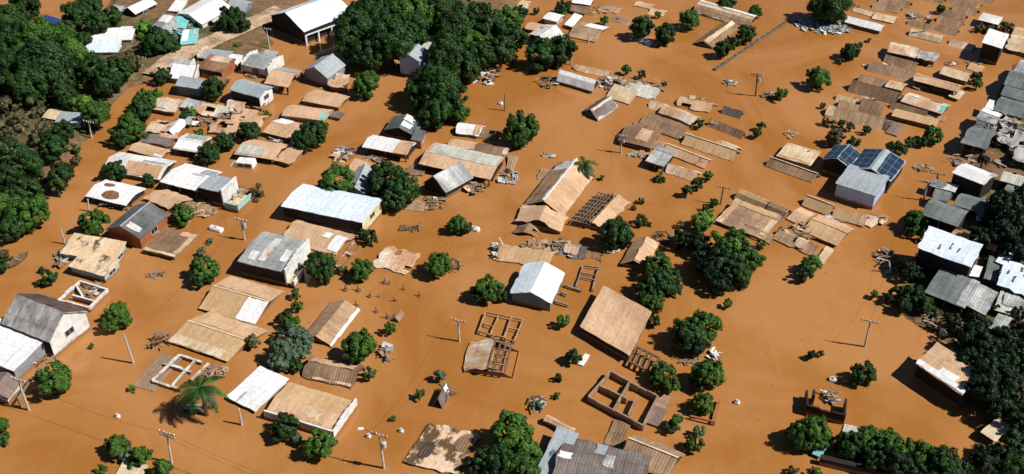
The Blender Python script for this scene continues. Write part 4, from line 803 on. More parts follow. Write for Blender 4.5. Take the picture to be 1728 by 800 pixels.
for a in [
 # left bank wood
 (10,35,55,D),(42,14,50,D),(22,75,60,D),(62,68,72,G),(30,112,64,D),(78,104,80,D),(112,92,62,G),(50,140,62,D),(98,136,58,D),(8,140,48,D),(108,52,40,G),(128,24,48,D),(150,10,40,D),(165,38,38,D),(140,66,30,D),(185,28,36,D),
 (160,114,56,D),(193,122,54,D),(178,136,46,D),(120,112,40,D),(112,162,44,D),(130,172,34,G),(143,172,28,BG),(160,190,44,G),(176,182,24,G),(108,222,38,D),(90,248,42,D),(76,214,30,DO,),(85,232,30,D),(112,212,22,D),
 (20,258,56,D),(48,276,46,D),(14,300,50,D),(40,322,52,D),(12,345,56,G),(44,362,62,G),(62,340,36,G),(20,385,46,D),(102,294,42,D),(96,312,30,G),(115,288,22,G),(200,95,18,DO),(228,105,26,DO),(218,92,20,DO),
 (242,46,28,BG),(262,66,52,D),(285,74,34,D),(250,82,30,D),(390,30,44,D),(404,42,34,D),(377,42,22,D),(272,127,30,D),(402,78,20,BG,'B'),(365,16,20,D),
 (244,168,40,G),(236,186,40,D),(225,218,44,G),(205,226,38,D),(218,204,34,G),(208,240,24,D),(262,160,26,G),
 (360,150,40,D),(355,162,24,D),(322,190,24,G),(310,196,22,D),(352,258,36,D),(342,246,20,D),(422,222,36,D),(378,238,36,D),(408,226,22,D),(335,226,22,G),(450,192,16,G,'B'),
 (525,226,50,D),(508,240,34,D),(545,214,22,G),(195,288,38,D),(187,296,22,D),(250,306,24,D,'T'),(157,374,46,G),(146,384,24,D),(308,362,36,G),(300,350,18,D),(82,468,32,D),(66,480,16,G,'B'),(72,455,14,D),
 (568,306,58,G),(548,312,30,D),(594,318,24,D),(650,296,58,D),(678,318,56,D),(662,335,44,D),(640,318,36,D),(616,142,44,G),(606,156,26,D),(628,130,26,G),(625,400,30,D),(612,394,20,D),(428,325,40,DO,'B'),(408,330,14,DO,'B'),
 # central wood
 (598,48,62,D),(590,78,44,D),(620,88,50,D),(640,24,70,D),(660,66,72,D),(690,20,70,G),(694,50,60,D),(740,14,60,D),(752,50,46,G),(748,108,46,D),(755,85,60,D),(770,48,60,D),(790,20,50,D),(795,72,52,G),(812,92,48,D),(775,108,54,D),(826,50,54,D),(856,36,52,G),(868,62,46,D),(846,82,50,D),(632,98,40,D),(612,20,50,D),(790,118,44,D),(818,14,26,D),(878,20,26,D),
 (728,142,66,D),(712,156,56,D),(745,150,72,D),(760,178,54,D),(735,190,56,D),(775,190,36,G),(860,92,26,DO),
 (880,216,56,G,None,1.15),(872,228,40,D),(948,84,52,D),(912,90,54,D),(930,96,40,VD),(905,18,14,D),(950,12,26,D),(952,24,14,BG),
 (1084,46,40,D),(1122,57,38,D),(1110,24,14,G),(1020,34,18,G),(1163,32,34,G),(1058,117,20,G),(1083,125,18,D),(1121,142,12,D),(1226,5,30,D),(1274,18,24,D),(1259,56,32,D),(1240,72,24,D),(1220,83,30,D),(1403,8,60,D),(1392,18,34,VD),(1381,130,40,G),(1318,158,26,G),
 (1436,86,30,D),(1426,92,18,D),(1452,76,12,G,'B'),(1465,68,12,D,'B'),(1417,104,16,G,'B'),(1588,15,18,D),(1568,36,12,VD,'B'),(1285,212,20,G),(1278,224,20,D),(1181,208,20,D),(1195,296,20,G),(1177,310,26,D),(1160,322,24,D),(1110,300,24,G,'B'),(1117,304,14,D,'B'),(1014,300,14,D,'B'),(1080,340,18,D,'B'),(1070,351,14,D,'B'),(1080,374,28,D,'B'),(1096,378,14,D,'B'),
 (1038,392,58,D),(1052,400,34,VD),(1186,372,36,BG),(1182,386,32,G),(1198,360,20,BG),(1205,342,18,D),(1190,350,14,D),(1235,412,64,G),(1262,436,52,G),(1225,440,62,D),(1208,452,54,VD),(1244,462,46,D),(1188,440,44,VD),(1215,478,40,VD),(1255,475,26,D),(1180,412,40,VD),(1150,404,36,VD),(1228,512,20,G),(1276,442,30,G),
 (1108,448,48,G),(1130,470,44,D),(1112,478,56,D),(1094,496,44,D),(1100,512,36,G),(1140,488,26,D),(1104,541,26,D),(1185,552,62,G),(1160,562,56,D),(1172,580,44,VD),(1198,544,36,G),(1196,630,56,G),(1184,640,40,D),(1187,680,40,G),(1142,713,32,G),(1130,722,24,D),(1180,728,26,GG),(1174,748,34,G),(1165,752,26,D),(1118,628,42,G),(1108,642,30,D),(1132,650,36,G),(1285,412,20,G),(1146,380,18,DO,'B'),
 (970,602,32,D),(962,600,18,G),(950,542,28,G),(942,637,16,VD,'T',1.0),(938,668,18,G,'B'),(907,684,26,GG,'B'),(940,768,1,G),
 (826,486,46,G),(812,494,36,D),(848,500,22,D),(740,446,44,G),(732,452,30,D),(772,378,34,G),(786,384,26,D),(762,386,20,D),(610,454,38,G),(602,462,22,D),(538,448,50,D),(548,462,36,D),(556,440,28,G),(578,456,22,G,'B'),(500,496,22,G),(343,452,46,G),(336,470,34,D),(352,468,26,D),(340,424,20,GG),(354,408,16,GG,'B'),
 (197,528,38,G),(186,546,36,G),(210,542,28,G),(205,518,22,G),(500,518,26,G),(480,536,32,D),(494,545,34,G),(472,560,20,D),(500,575,52,GG),(482,590,52,GG),(512,592,36,GG),(470,608,40,GG),(500,618,26,D),(458,572,16,D),(428,576,30,DO),(606,582,58,G),(596,594,42,D),(622,630,28,G),(658,554,26,G),(740,634,26,GG),(708,665,22,G),(662,707,14,G,'B'),
 (482,720,46,D),(468,736,30,D),(502,740,24,GG),(540,748,52,G),(528,758,34,D),(862,730,72,G),(882,758,66,G),(850,768,62,D),(820,776,44,D),(800,788,36,VD),(880,790,60,G),(840,795,50,VD),
 (1456,630,42,D),(1372,726,60,G),(1350,734,48,D),(1382,738,44,G),(1338,738,32,VD),(1370,598,20,VD),(1385,596,14,D),(1368,446,34,G),(1358,462,32,D),(1376,436,20,BG),
 (1475,496,18,G),(1518,492,34,G),(1538,498,40,D),(1558,512,38,D),(1502,504,24,VD),(1524,514,34,VD),(1545,372,38,G),(1538,388,26,D),(1530,384,16,VD),(1560,398,24,D),
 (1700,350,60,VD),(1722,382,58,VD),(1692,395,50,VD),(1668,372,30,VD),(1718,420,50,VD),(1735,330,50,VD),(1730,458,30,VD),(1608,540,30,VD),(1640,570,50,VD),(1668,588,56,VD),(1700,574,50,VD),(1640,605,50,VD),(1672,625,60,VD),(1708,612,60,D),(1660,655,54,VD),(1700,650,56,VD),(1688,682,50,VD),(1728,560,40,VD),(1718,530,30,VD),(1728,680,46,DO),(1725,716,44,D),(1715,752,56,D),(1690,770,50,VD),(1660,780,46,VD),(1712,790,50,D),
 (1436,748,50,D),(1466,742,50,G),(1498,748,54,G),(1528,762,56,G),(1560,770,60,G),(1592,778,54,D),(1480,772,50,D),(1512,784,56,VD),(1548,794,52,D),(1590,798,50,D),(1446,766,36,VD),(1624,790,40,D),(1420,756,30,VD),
 (1705,300,24,VD),(1590,332,20,VD),(1655,400,40,VD),(1600,455,50,VD),(1565,440,40,VD),(1535,455,40,VD),(1660,270,26,VD),(1600,480,30,VD),(1650,545,40,VD),(1720,600,60,VD),(1690,640,60,VD),(1645,620,40,VD),(1620,420,26,VD),(1680,520,20,VD),(1700,475,24,VD),  # dark crowns added to blacken the shaded gaps between shore roofs
 (1648,130,24,D),(1650,142,22,G),(1574,226,32,G),(1564,236,24,D),(1556,240,20,D),(1536,239,20,G),(1512,252,34,D),(1503,248,20,G),(1440,240,26,D),(1410,232,30,DO),(1393,204,16,D),(1405,207,16,G),(1420,209,18,D),(1434,213,18,D),(1463,219,18,D),(1389,178,12,D),(1655,48,24,DO,'B'),(1668,50,24,G,'B'),(1700,46,26,D,'B'),(1690,52,20,DO,'B'),
 (92,640,58,G),(84,652,36,D),(4,716,30,G),(6,740,26,G),(197,752,42,G),(212,768,30,GG),(240,768,42,G),(272,790,40,G),(226,782,22,G),(170,795,26,G),(155,584,14,G,'B'),(222,657,18,BG,'B'),(1600,536,22,DO,'B'),(1612,556,30,DO,'B'),(1590,566,20,DO,'B'),(1578,530,26,DO,'B'),(1700,705,30,DO,'B'),(1712,690,30,DO,'B'),(1675,702,26,DO,'B'),
 (12,180,60,DO,'B'),(52,172,56,DO,'B'),(30,205,60,DO,'B'),(66,235,40,DO,'B'),(12,232,40,DO,'B'),(60,258,30,DO,'B'),(70,300,30,DO,'B'),(130,270,26,DO,'B'),(6,430,36,DO,'B'),(4,448,28,D),(128,250,22,G,'B'),(64,190,30,DO,'B'),(1340,795,26,DO,'B'),(1376,796,26,G,'B'),(850,300,14,DO,'B'),(858,290,14,DO,'B')]:
    if a[2] < 5: continue
    x, y, w, cc = a[:4]; cls = a[4] if len(a) > 4 else None; asp = a[5] if len(a) > 5 else 1.0
    landy = (x < 240 and y < 330 and x < 240 - (y - 130) * .6) or (x > 1560 and y > 500) or (x > 1630 and y > 250) or (570 < x < 850 and y < 110)
    tree(x, y, w, cc, cls, asp, zf=(1.2 if landy and cls != 'B' else None), base=.4 if landy else 0)

# ---------------------------------------------------------------- palms
def palm(px, py, z, Rm, seed, label, nf=19):
    p = U(px, py, z); root = empty('palm_tree', (p.x, p.y, 0)); tag(root, label, 'palm tree'); r = rnd(seed); mb = MB()
    mb.tube([(0,0,-2.5),(.1,.05,z*.5),(0,0,z)], [.26,.2,.17], 9); mb.build('trunk', M['bark'], root)
    for i in range(nf):
        a = i * 2.399 + r.uniform(-.2, .2); up = r.uniform(.15, 1.1); L = Rm * r.uniform(.85, 1.1); mb = MB(); prev = None; q = Vector((0,0,z)); n = 9; dirv = Vector((math.cos(a), math.sin(a), 0)); sd = Vector((-math.sin(a), math.cos(a), 0)); pts = []
        for k in range(n + 1):
            t = k / n; pts.append(Vector((0,0,z)) + dirv * (L * t) + Vector((0,0,L * (up * t * .9 - 1.0 * t * t))))
        for k in range(n):
            a0, a1 = pts[k], pts[k + 1]; mb.bar(a0, a1, .05, .04)
            for sgn in (-1, 1):
                for h in range(3):
                    b0 = a0.lerp(a1, h / 3); ll = Rm * .24 * math.sin(math.pi * min(1, (k + .6) / (n + .3))) ** .6
                    tip = b0 + sd * sgn * ll + dirv * ll * .45 - Vector((0,0,ll * .45)); wv = (a1 - a0) * .17
                    mb.quad([b0 - wv, tip - wv * .2, tip + wv * .2, b0 + wv])
        mb.build('frond', M['dark green' if i % 4 else 'green'], root)
palm(337, 655, 4.0, 2.45, 3, 'tall green palm tree casting a star-shaped shadow beside the white roofless walls')
palm(986, 276, 2.0, 2.2, 8, 'short palm tree at the back corner of the large tan gabled roof', 12)

# ---------------------------------------------------------------- poles and wires
POLE = {}
def pole(name, label, base, toppx, arms=1, lamp=False, lean=None, mat='concrete', trafo=False):
    g = U(*base, 0); k = None; lo, hi = .5, 12
    for _ in range(30):
        mid = (lo + hi) / 2
        if PX((g.x, g.y, mid))[1] > toppx[1]: lo = mid
        else: hi = mid
    h = lo; t = U(toppx[0], toppx[1], h) - Vector((g.x, g.y, 0)); root = empty(name, (g.x, g.y, 0)); tag(root, label, 'utility pole'); mb = MB()
    t = Vector((t.x, t.y, h)); mb.tube([(-.3*t.x,-.3*t.y,-2.4), (0,0,0), tuple(t)], [.16,.14,.09], 8); mb.build('shaft', M[mat], root)
    for i in range(arms):
        mb = MB(); z = t * (1 - .09 * i) ; mb.bar(z + Vector((-.9, .35, -.15)), z + Vector((.9, -.35, -.15)), .075); arm = mb.build('crossarm', M['greytimber' if mat == 'concrete' else mat], root)
        for s in (-.8, -.3, .35, .8):
            mb = MB(); q = z + Vector((s, -.39 * s, -.1)); mb.tube([q, q + Vector((0,0,.12)), q + Vector((0,0,.24))], [.05,.07,.03], 6); mb.build('insulator', M['whitepaint'], arm)
    if trafo:
        mb = MB(); z = t * .72; mb.tube([z + Vector((.35,-.1,-.35)), z + Vector((.35,-.1,-.3)), z + Vector((.35,-.1,.3)), z + Vector((.35,-.1,.36))], [.1,.24,.24,.1], 10); mb.build('transformer', M['sheetgrey'], root)
    if lamp:
        mb = MB(); q = t * .96; mb.tube([q, q + Vector((-.8,.3,.25)), q + Vector((-1.7,.6,.3))], [.04,.035,.03], 6); a = mb.build('lamp_arm', M['iron'], root)
        mb = MB(); mb.box((q.x - 2.15, q.y + .5, q.z + .22), (q.x - 1.6, q.y + .78, q.z + .36)); mb.build('lamp_head', M['whitepaint'], a)
    POLE[label] = Vector((g.x, g.y, 0)) + t
    return Vector((g.x, g.y, 0)) + t
p1 = pole('street_lamp', 'concrete lamp pole with long shadow left of the leopard-spotted roof', (648,790), (640,733), 1, True, trafo=True)
p2 = pole('utility_pole', 'white pole with cluttered crossarm among the bottom left bushes', (290,781), (281,730), 2)
p3 = pole('utility_pole', 'plain pale pole standing in the street below the three-part green tree', (225,613), (209,564), 0)
p4 = pole('utility_pole', 'leaning white pole beside the small white gable', (49,692), (30,640), 1)
p5 = pole('utility_pole', 'tilted pole with shadow alone in the wide right water', (1459,585), (1469,541), 1)
pole('utility_pole', 'short white post below the angular white roof', (408,717), (403,690), 0)
pole('utility_pole', 'white post before the great blue-white warehouse', (455,82), (449,48), 1)
p6 = pole('utility_pole', 'grey pole with hanging box left of the black-fronted grey house', (413,405), (406,370), 1, trafo=True)
pole('utility_pole', 'pole with debris caught round it left of the four-bay timber frame', (775,576), (773,540), 1)
pole('utility_pole', 'dark pole with platform on open water beside a floating tree', (1275,162), (1278,124), 2, mat='timber', trafo=True)
p7 = pole('utility_pole', 'grey pole wrapped in weeds before the brown and beige front roof', (1048,258), (1048,228), 2, trafo=True)
pole('utility_pole', 'white pole rising from the black debris by the right shore', (1503,460), (1500,440), 0)
pole('utility_pole', 'thin pole on the water left of the two charcoal roofs', (1558,338), (1567,306), 1)
p8 = pole('utility_pole', 'slim pole beside the top-left corner of the huge beige-brown roof', (1216,345), (1221,315), 1, mat='greytimber')
pole('utility_pole', 'slim pole right of the drowned wreck island', (852,187), (852,157), 0, mat='greytimber')
pole('utility_pole', 'thin pale pole on the left bank by the grassy shore', (60,345), (50,315), 0)
pole('utility_pole', 'white pole at the canal bank right of the grey-roofed bank hut', (155,233), (149,205), 1)
pole('utility_pole', 'pale pole where the canal meets the dirt road', (241,116), (238,96), 1)
pole('utility_pole', 'slim pole beside the crushed white roof and dark tree', (964,110), (965,90), 0)
pole('utility_pole', 'white pole in front of the white and brown shed', (993,72), (993,52), 0)
pole('utility_pole', 'stub pole before the wide conical tree, left one of the pair', (879,248), (878,230), 0)
pole('utility_pole', 'stub pole before the wide conical tree, right one of the pair', (886,248), (886,230), 0)
pole('utility_pole', 'stub post at the left edge of the white roof with two rust stains', (150,357), (148,336), 0)
pole('utility_pole', 'pale leaning pole left of the mottled beige roof', (110,412), (103,388), 0)
pole('utility_pole', 'pole at the street corner behind the long wide beige roof ridge', (1560,62), (1560,40), 0, mat='greytimber')
pole('utility_pole', 'slim pole at the right shore corner below the dark tree shade', (1580,310), (1583,292), 1, mat='greytimber')
pole('utility_pole', 'thin white mast before the tall conical wood edge', (594,108), (592,88), 0)
def wire(a, b, label, sag=.8, r=.014):
    mb = MB(); P = [a.lerp(b, i / 14) - Vector((0, 0, sag * 4 * (i / 14) * (1 - i / 14))) for i in range(15)]; mb.tube(P, [r] * 15, 4)
    tag(mb.build('power_line', M['cable'], None), label, 'cable')
pw = [o for o in col.objects if o.get('category') == 'utility pole']
def topof(lbl): return POLE[[k for k in POLE if lbl in k][0]]
for a_, b_, t_ in ((p1, topof('debris caught'), 'power line from the lamp pole toward the debris-wrapped pole'), (topof('debris caught'), p7, 'power line from the debris-wrapped pole to the weed-wrapped pole'), (p3, p6, 'power line from the plain pale pole to the pole with the hanging box'), (p4, p3, 'power line from the leaning white pole to the plain pale pole'), (p5, topof('black debris'), 'power line from the lone tilted pole to the right shore'), (topof('black debris'), topof('two charcoal roofs'), 'power line along the right shore street'), (p7, topof('platform'), 'power line from the weed-wrapped pole to the platform pole')):
    mb_ = None
    LINES = globals().setdefault('LINES', []); LINES.append((a_, b_, t_))
e1 = U(600, 850, 4); wire(p2, e1, 'upper power line running from the bottom left pole to the bottom edge'); wire(p2 - Vector((.3,0,.5)), e1 - Vector((.4,0,.6)), 'lower power line running from the bottom left pole to the bottom edge')
[wire(a_, b_, t_, 1.2, .01) for a_, b_, t_ in LINES]; wire(p2, p4, 'power line from the bottom left pole to the leaning white pole', 1.0); 

# ---------------------------------------------------------------- stakes, car, boat, small floating things
pr = None
def pine_stake(px, py):
    global pr
    g = U(px, py, 0)
    if pr is None:
        root = empty('stake', (g.x, g.y, 0)); tag(root, 'short dark wooden stake with a stump foot in the open square', 'stake', 'dark stakes in the open square')
        mb = MB(); mb.tube([(0,0,-1),(.02,0,.4),(.05,.02,.95)], [.13,.1,.05], 6); mb.build('shaft', M['timber'], root)
        mb = MB(); mb.tube([(0,0,-.2),(0,0,.12),(0,0,.22)], [.4,.34,.1], 8); mb.build('foot', M['timber'], root); pr = root; return
    c = pr.copy(); col.objects.link(c); q = rnd(int(px * 7 + py)); c.location = (g.x + q.uniform(-.4, .4), g.y + q.uniform(-.5, .5), q.uniform(-.25, .1)); c.rotation_euler = (q.uniform(-.25, .25), q.uniform(-.25, .25), q.uniform(0, 6)); c.scale = [q.uniform(.7, 1.05)] * 3
    for ch in list(pr.children): d = ch.copy(); col.objects.link(d); d.parent = c
for s in ((583,490),(600,495),(625,500),(644,504),(644,480),(660,482),(687,488),(672,512),(605,520),(631,525),(657,532),(707,503)): pine_stake(*s)
def van(px, py, ang, label):
    g = U(px, py, .2); root = empty('van', (g.x, g.y, -.9), ang); tag(root, label, 'van'); mb = MB()
    prof = [(-1.7,.3),(1.75,.3),(1.8,.95),(1.35,1.1),(.85,1.75),(-1.6,1.8),(-1.72,1.1)]
    mb.quad([(x,-.8,z) for x, z in prof]); mb.quad([(x,.8,z) for x, z in prof[::-1]])
    for (x0,z0),(x1,z1) in zip(prof, prof[1:] + prof[:1]): mb.quad([(x0,-.8,z0),(x0,.8,z0),(x1,.8,z1),(x1,-.8,z1)])
    mb.build('body', M['whitepaint'], root)
    for lo, hi in (((-1.45,-.83,1.15),(-.55,-.79,1.6)),((-.4,-.83,1.15),(.55,-.79,1.6)),((-1.45,.79,1.15),(-.55,.83,1.6)),((-.4,.79,1.15),(.55,.83,1.6))): mb = MB(); mb.box(lo, hi); mb.build('window', M['pane'], root)
    mb = MB(); mb.quad([(1.33,-.68,1.15),(1.33,.68,1.15),(.92,.68,1.70),(.92,-.68,1.70)]); mb.build('windscreen', M['pane'], root)
    for x in (-1.1, 1.1):
        for y in (-.82, .66): mb = MB(); mb.tube([(x, y, .35),(x, y + .16, .35)], [.34,.34], 12); mb.build('wheel', M['iron'], root)
van(411, 277, math.radians(170), 'white van half under water before the wide beige roof')
def hull(px, py, L, w, ang, mat, name, label, cat):
    g = U(px, py, .15); root = empty(name, (g.x, g.y, 0), ang); tag(root, label, cat); mb = MB(); pr_ = [(-L/2,.18*w),(-L*.3,w*.5),(L*.25,w*.5),(L/2,.05)]
    up = [(x, y) for x, y in pr_] + [(x, -y) for x, y in pr_[::-1]]; lo = [(x*.85, y*.7) for x, y in up]
    for i in range(8): j = (i+1)%8; mb.quad([(*lo[i],-.3),(*lo[j],-.3),(*up[j],.35),(*up[i],.35)])
    mb.quad([(*q,-.3) for q in lo[::-1]]); mb.quad([(*q,.12) for q in lo]); mb.build('hull', M[mat], root)
    mb = MB(); mb.box((-.15,-w*.4,.15),(.15,w*.4,.24)); mb.build('bench', M['greytimber'], root)
hull(31, 439, 3.4, 1.2, 1.2, 'timber', 'boat', 'small dark boat drifting in the left canal', 'boat')
def tank(px, py, label, mat='whitepaint', r=.45, L=1.9, ang=-.4):
    g = U(px, py, .2); root = empty('water_tank', (g.x, g.y, .12), ang); tag(root, label, 'tank'); mb = MB()
    mb.tube([(-L/2,0,0),(-L/2+.1,0,0),(L/2-.1,0,0),(L/2,0,0)], [r*.6,r,r,r*.6], 14); mb.build('drum', M[mat], root); mb = MB(); mb.tube([(0,0,r*.9),(0,0,r+.1)], [.18,.16], 10); mb.build('lid', M['sheetgrey'], root)
tank(365, 386, 'white drum floating in the flooded street above the weeds')
tank(802, 386, 'small white drum floating right of the split dark bush', r=.4, L=1.2)
tank(198, 701, 'tiny pale drum floating in the bottom left street', r=.22, L=.6)
tank(1244, 678, 'tiny white drum far out on the open water', r=.25, L=.6)
tank(622, 735, 'tiny white drum left of the lamp pole', r=.22, L=.5); tank(677, 726, 'tiny white drum right of the lamp pole', r=.22, L=.5)
tank(845, 174, 'small white drum below the wreck island', r=.3, L=.7)
tank(1406, 640, 'small white drum behind the black U-shaped ruin', r=.3, L=.9)
# white figure-like statue at the wood edge
g = U(666, 103, 0); st = empty('statue', (g.x, g.y, 0)); tag(st, 'small white statue on a plinth at the edge of the tall wood', 'statue')
mb = MB(); mb.box((-.5,-.5,-.6),(.5,.5,.25)); mb.build('plinth', M['concrete'], st)
mb = MB(); mb.tube([(0,0,.25),(0,0,.7),(0,0,1.3),(.02,0,1.6),(0,0,1.75),(0,0,1.95)], [.42,.34,.3,.14,.17,.08], 10); mb.build('robed_figure', M['whitepaint'], st)

# ---------------------------------------------------------------- debris
def debris(px, py, w, d, n, label, mats=('sheetgrey','greytimber','sheettan','timber'), hz=.5, sheets=.4, key=None, kind=None, size=1.0):
    c = U(px, py, 0); k = PX(c)[2]; R = w / 2 / k; Rd = d / 2 / (k * .58); r = rnd(int(px * 3 + py)); root = empty('debris_pile', (c.x, c.y, 0)); tag(root, label, 'debris')
    if key: KEYS.append((key, px, py))
    for i in range(int(n * 1.8)):
        a = r.uniform(0, 6.28); q = r.random() ** .6; x = math.cos(a) * q * R; y = math.sin(a) * q * Rd; mt = r.choice(mats); mb = MB(); ta = r.gauss(-.5, .9)
        if r.random() < sheets:
            s = r.uniform(.25, .8) * size; t = r.uniform(.2, .55) * size; u = Vector((math.cos(ta), math.sin(ta), r.uniform(-.3, .4))) * s; v = Vector((-math.sin(ta), math.cos(ta), r.uniform(-.4, .4))) * t; z = r.uniform(.05, hz)
            z *= .7; cc = Vector((x, y, z)); P = [cc - u - v, cc + u - v * .8, cc + u * .8 + v, cc - u + v]; mb.quad(P); mb.quad([p - Vector((0,0,.05)) for p in P[::-1]])
            for e0 in range(4): e1 = (e0+1)%4; mb.quad([P[e1], P[e0], P[e0] - Vector((0,0,.05)), P[e1] - Vector((0,0,.05))])
            mb.build('sheet', M[mt], root)
        else:
            s = r.uniform(.25, .75) * size; u = Vector((math.cos(ta), math.sin(ta), r.uniform(-.15, .2))) * s; cc = Vector((x, y, r.uniform(.02, hz))); mb.bar(cc - u, cc + u, r.uniform(.08, .18), .07); mb.build('plank', M[mt], root)
W3 = ('sheetwhite','sheetgrey','greytimber','mudwood','timber','timber'); T3 = ('sheettan','mudwood','greytimber','tantimber','mudwood','timber')
debris(812,130,78,34,46,'wreck island of torn sheets and beams right of the tall wood', W3 + ('sheettan',), 1.2, .55, 'wreck island')
debris(1032,142,50,26,30,'wreckage of white and black sheets right of the white curved roof', W3, 1.0, .5, 'white and black wreckage')
debris(1090,148,70,26,30,'tan wreckage field behind the cream tilted roof', T3, .8, .5)
debris(922,140,34,20,16,'grey scraps at the left foot of the white curved roof', W3, .6, .4)
debris(1302,161,46,9,14,'white and dark floating scraps at the foot of the platform pole', W3, .4, .5); debris(1232,141,20,10,8,'small scrap cluster floating on the upper open water', W3, .3, .5)
debris(1425,50,18,16,8,'loose scraps at the right end of the grey debris mat', W3, .4, .5)
debris(1550,30,36,14,14,'pale branches and scraps at the bent shrub', ('greytimber','sheetgrey'), .8, .2)
debris(1445,10,20,8,5,'tan scraps near the thin tan bar roof', T3, .3, .4)
debris(395,190,70,36,40,'rubble of tiles and sheets in the heart of the left block', T3, .9, .5, 'left block rubble'); debris(345,205,50,26,24,'second rubble heap left of the tumbled tan roof', T3 + W3, .8, .5)
debris(565,140,36,28,20,'wrecked porch pieces right of the steel grey shed', T3 + W3, .9, .5)
debris(585,262,36,26,22,'white and grey junk heap left of the peach hut roof', W3, .9, .4); debris(800,318,40,24,26,'broken planks under the black gabled cabin', T3, .7, .35)
debris(730,345,40,28,26,'tangled tan planks on the left foot of the cabin', T3, .6, .35); debris(860,300,30,30,16,'grey brushwood drifting right of the long green roof', ('greytimber','sheetgrey'), .4, .15)
debris(332,352,40,22,24,'dark plank clutter behind the round yard tree by the factory roof', T3 + ('timber',), .5, .3); debris(345,360,50,14,14,'floating boards in the water below the white terrace', T3, .3, .3)
debris(405,335,44,16,20,'rubble on the white street terrace', T3 + W3, 1.4, .5)
debris(160,492,36,20,16,'broken pieces inside the white and blue roofless shell', W3 + T3, .7, .5); debris(104,440,20,30,14,'scraps along the left wall of the mottled beige roof', W3, .8, .5)
debris(198,345,50,14,14,'white rags and boards behind the dark gabled hall', W3, 1.0, .6); debris(260,390,26,20,12,'twigs and scraps in the yard right of the brick side', T3, .7, .3)
debris(360,632,50,20,20,'branches and boards between the palm and the angular white roof', T3, .5, .3);pass
debris(325,690,30,12,9,'small boards at the foot of the tall palm', W3, .3, .5); debris(650,600,20,26,12,'pale twig tangle right of the round tree', ('greytimber','mudwood','sheetgrey'), .9, .2)
debris(692,386,44,10,10,'short beams floating before the large blue-white roof', ('greytimber','timber'), .3, .2); debris(765,450,30,22,14,'dead branches right of the round bush', ('greytimber','timber'), .5, .05)
debris(940,415,56,20,22,'scattered scraps left of the crumpled grey sheet', T3, .5, .4); debris(968,428,30,16,10,'light sheets around the bow tie roof', T3 + W3, .7, .6)
debris(842,425,22,26,16,'black and white scraps on the left end of the tan roof', W3, .7, .5); debris(1032,420,26,12,8,'white scraps beside the dark round tree', W3, .3, .7)
debris(905,683,30,20,12,'broken white branch float by the small shrub', ('greytimber','sheetgrey','timber'), .6, .1);pass
debris(1130,405,60,24,26,'dark drowned brush with pale twigs left of the grove', ('greytimber','timber','timber'), .7, .1); debris(1160,610,50,14,12,'thin bleached twigs behind the round grove trees', ('greytimber','mudwood'), .3, .05)
debris(1206,600,12,22,6,'red and white broken mast pieces right of the round grove', ('wbr','whitepaint'), .9, .2); debris(1400,672,24,18,12,'scraps inside the black U-shaped ruin', W3, .8, .4)
debris(1495,440,26,40,26,'black and white debris at the point of the right shore', W3 + ('timber','timber'), .8, .4, 'shore point debris'); debris(1345,395,60,26,30,'torn tiles on the tattered strip roof', T3, .9, .5)
debris(1590,548,60,40,50,'brushwood and grey boards spread over the right bank', ('greytimber','tantimber','sheetgrey','timber'), .9, .15, 'right bank brushwood'); debris(1625,575,30,20,16,'leaning boards at the shadow edge of the right bank', ('greytimber','sheetgrey'), 1.0, .4)
debris(1690,235,70,36,40,'white beams and scraps on the shattered roof of the right shore', W3, 4.2, .35); debris(1620,275,40,14,14,'dark scraps at the water corner of the pure white long roof', ('greytimber','sheetgrey','tantimber'), 1.0, .4)
debris(1700,282,60,12,20,'red-brown rubble strip behind the grey-cream strip roof', ('wbr','greytimber','sheettan','timber'), 1.2, .4); debris(1560,285,30,12,10,'loose boards floating at the street crossing', T3, .3, .3)
debris(1332,230,20,14,3,'long tan board propped behind the cream flat roof', ('cr',), .8, .0, size=1.4); debris(1480,372,24,14,12,'cream tile scraps at the street end of the tan back ridge', T3, .6, .5)
pass
debris(1170,172,60,14,16,'tan scraps beyond the jumbled beige roof', T3, .6, .4); debris(1238,190,30,8,8,'grey scraps along the short sunken ridge', W3, .3, .5)
debris(925,262,24,8,6,'drifting reed bundle above the large tan gabled roof', ('greytimber','sheetgrey'), .2, .2); debris(755,665,20,20,8,'sticks leaning on the grey sheet shack', ('greytimber','timber'), .8, .1)
debris(272,578,36,24,12,'bare branches poking up left of the wide tan roof', ('greytimber','timber'), 1.1, .0);pass
debris(262,464,34,8,8,'thin reed drift in the left street', ('greytimber','timber'), .1, .0); debris(60,600,70,36,18,'boards and posts under the edge of the huge white awning roof', W3, .8, .2)
debris(1645,108,30,10,8,'tan boards near the orange-cream floating roof', T3, .3, .4); debris(1608,108,24,8,8,'pale scraps above the small cream ridge house', W3, .4, .4)
pass
debris(1000,20,60,20,14,'brown floating boards among the top centre roofs', T3, .3, .4); debris(1045,35,18,8,6,'grey scraps beside the little top bush', W3, .4, .5)
pass
debris(310,60,50,24,24,'turquoise and white junk between the villa and the turquoise porch', ('tq','sheetwhite','sheetgrey'), 1.8, .6)
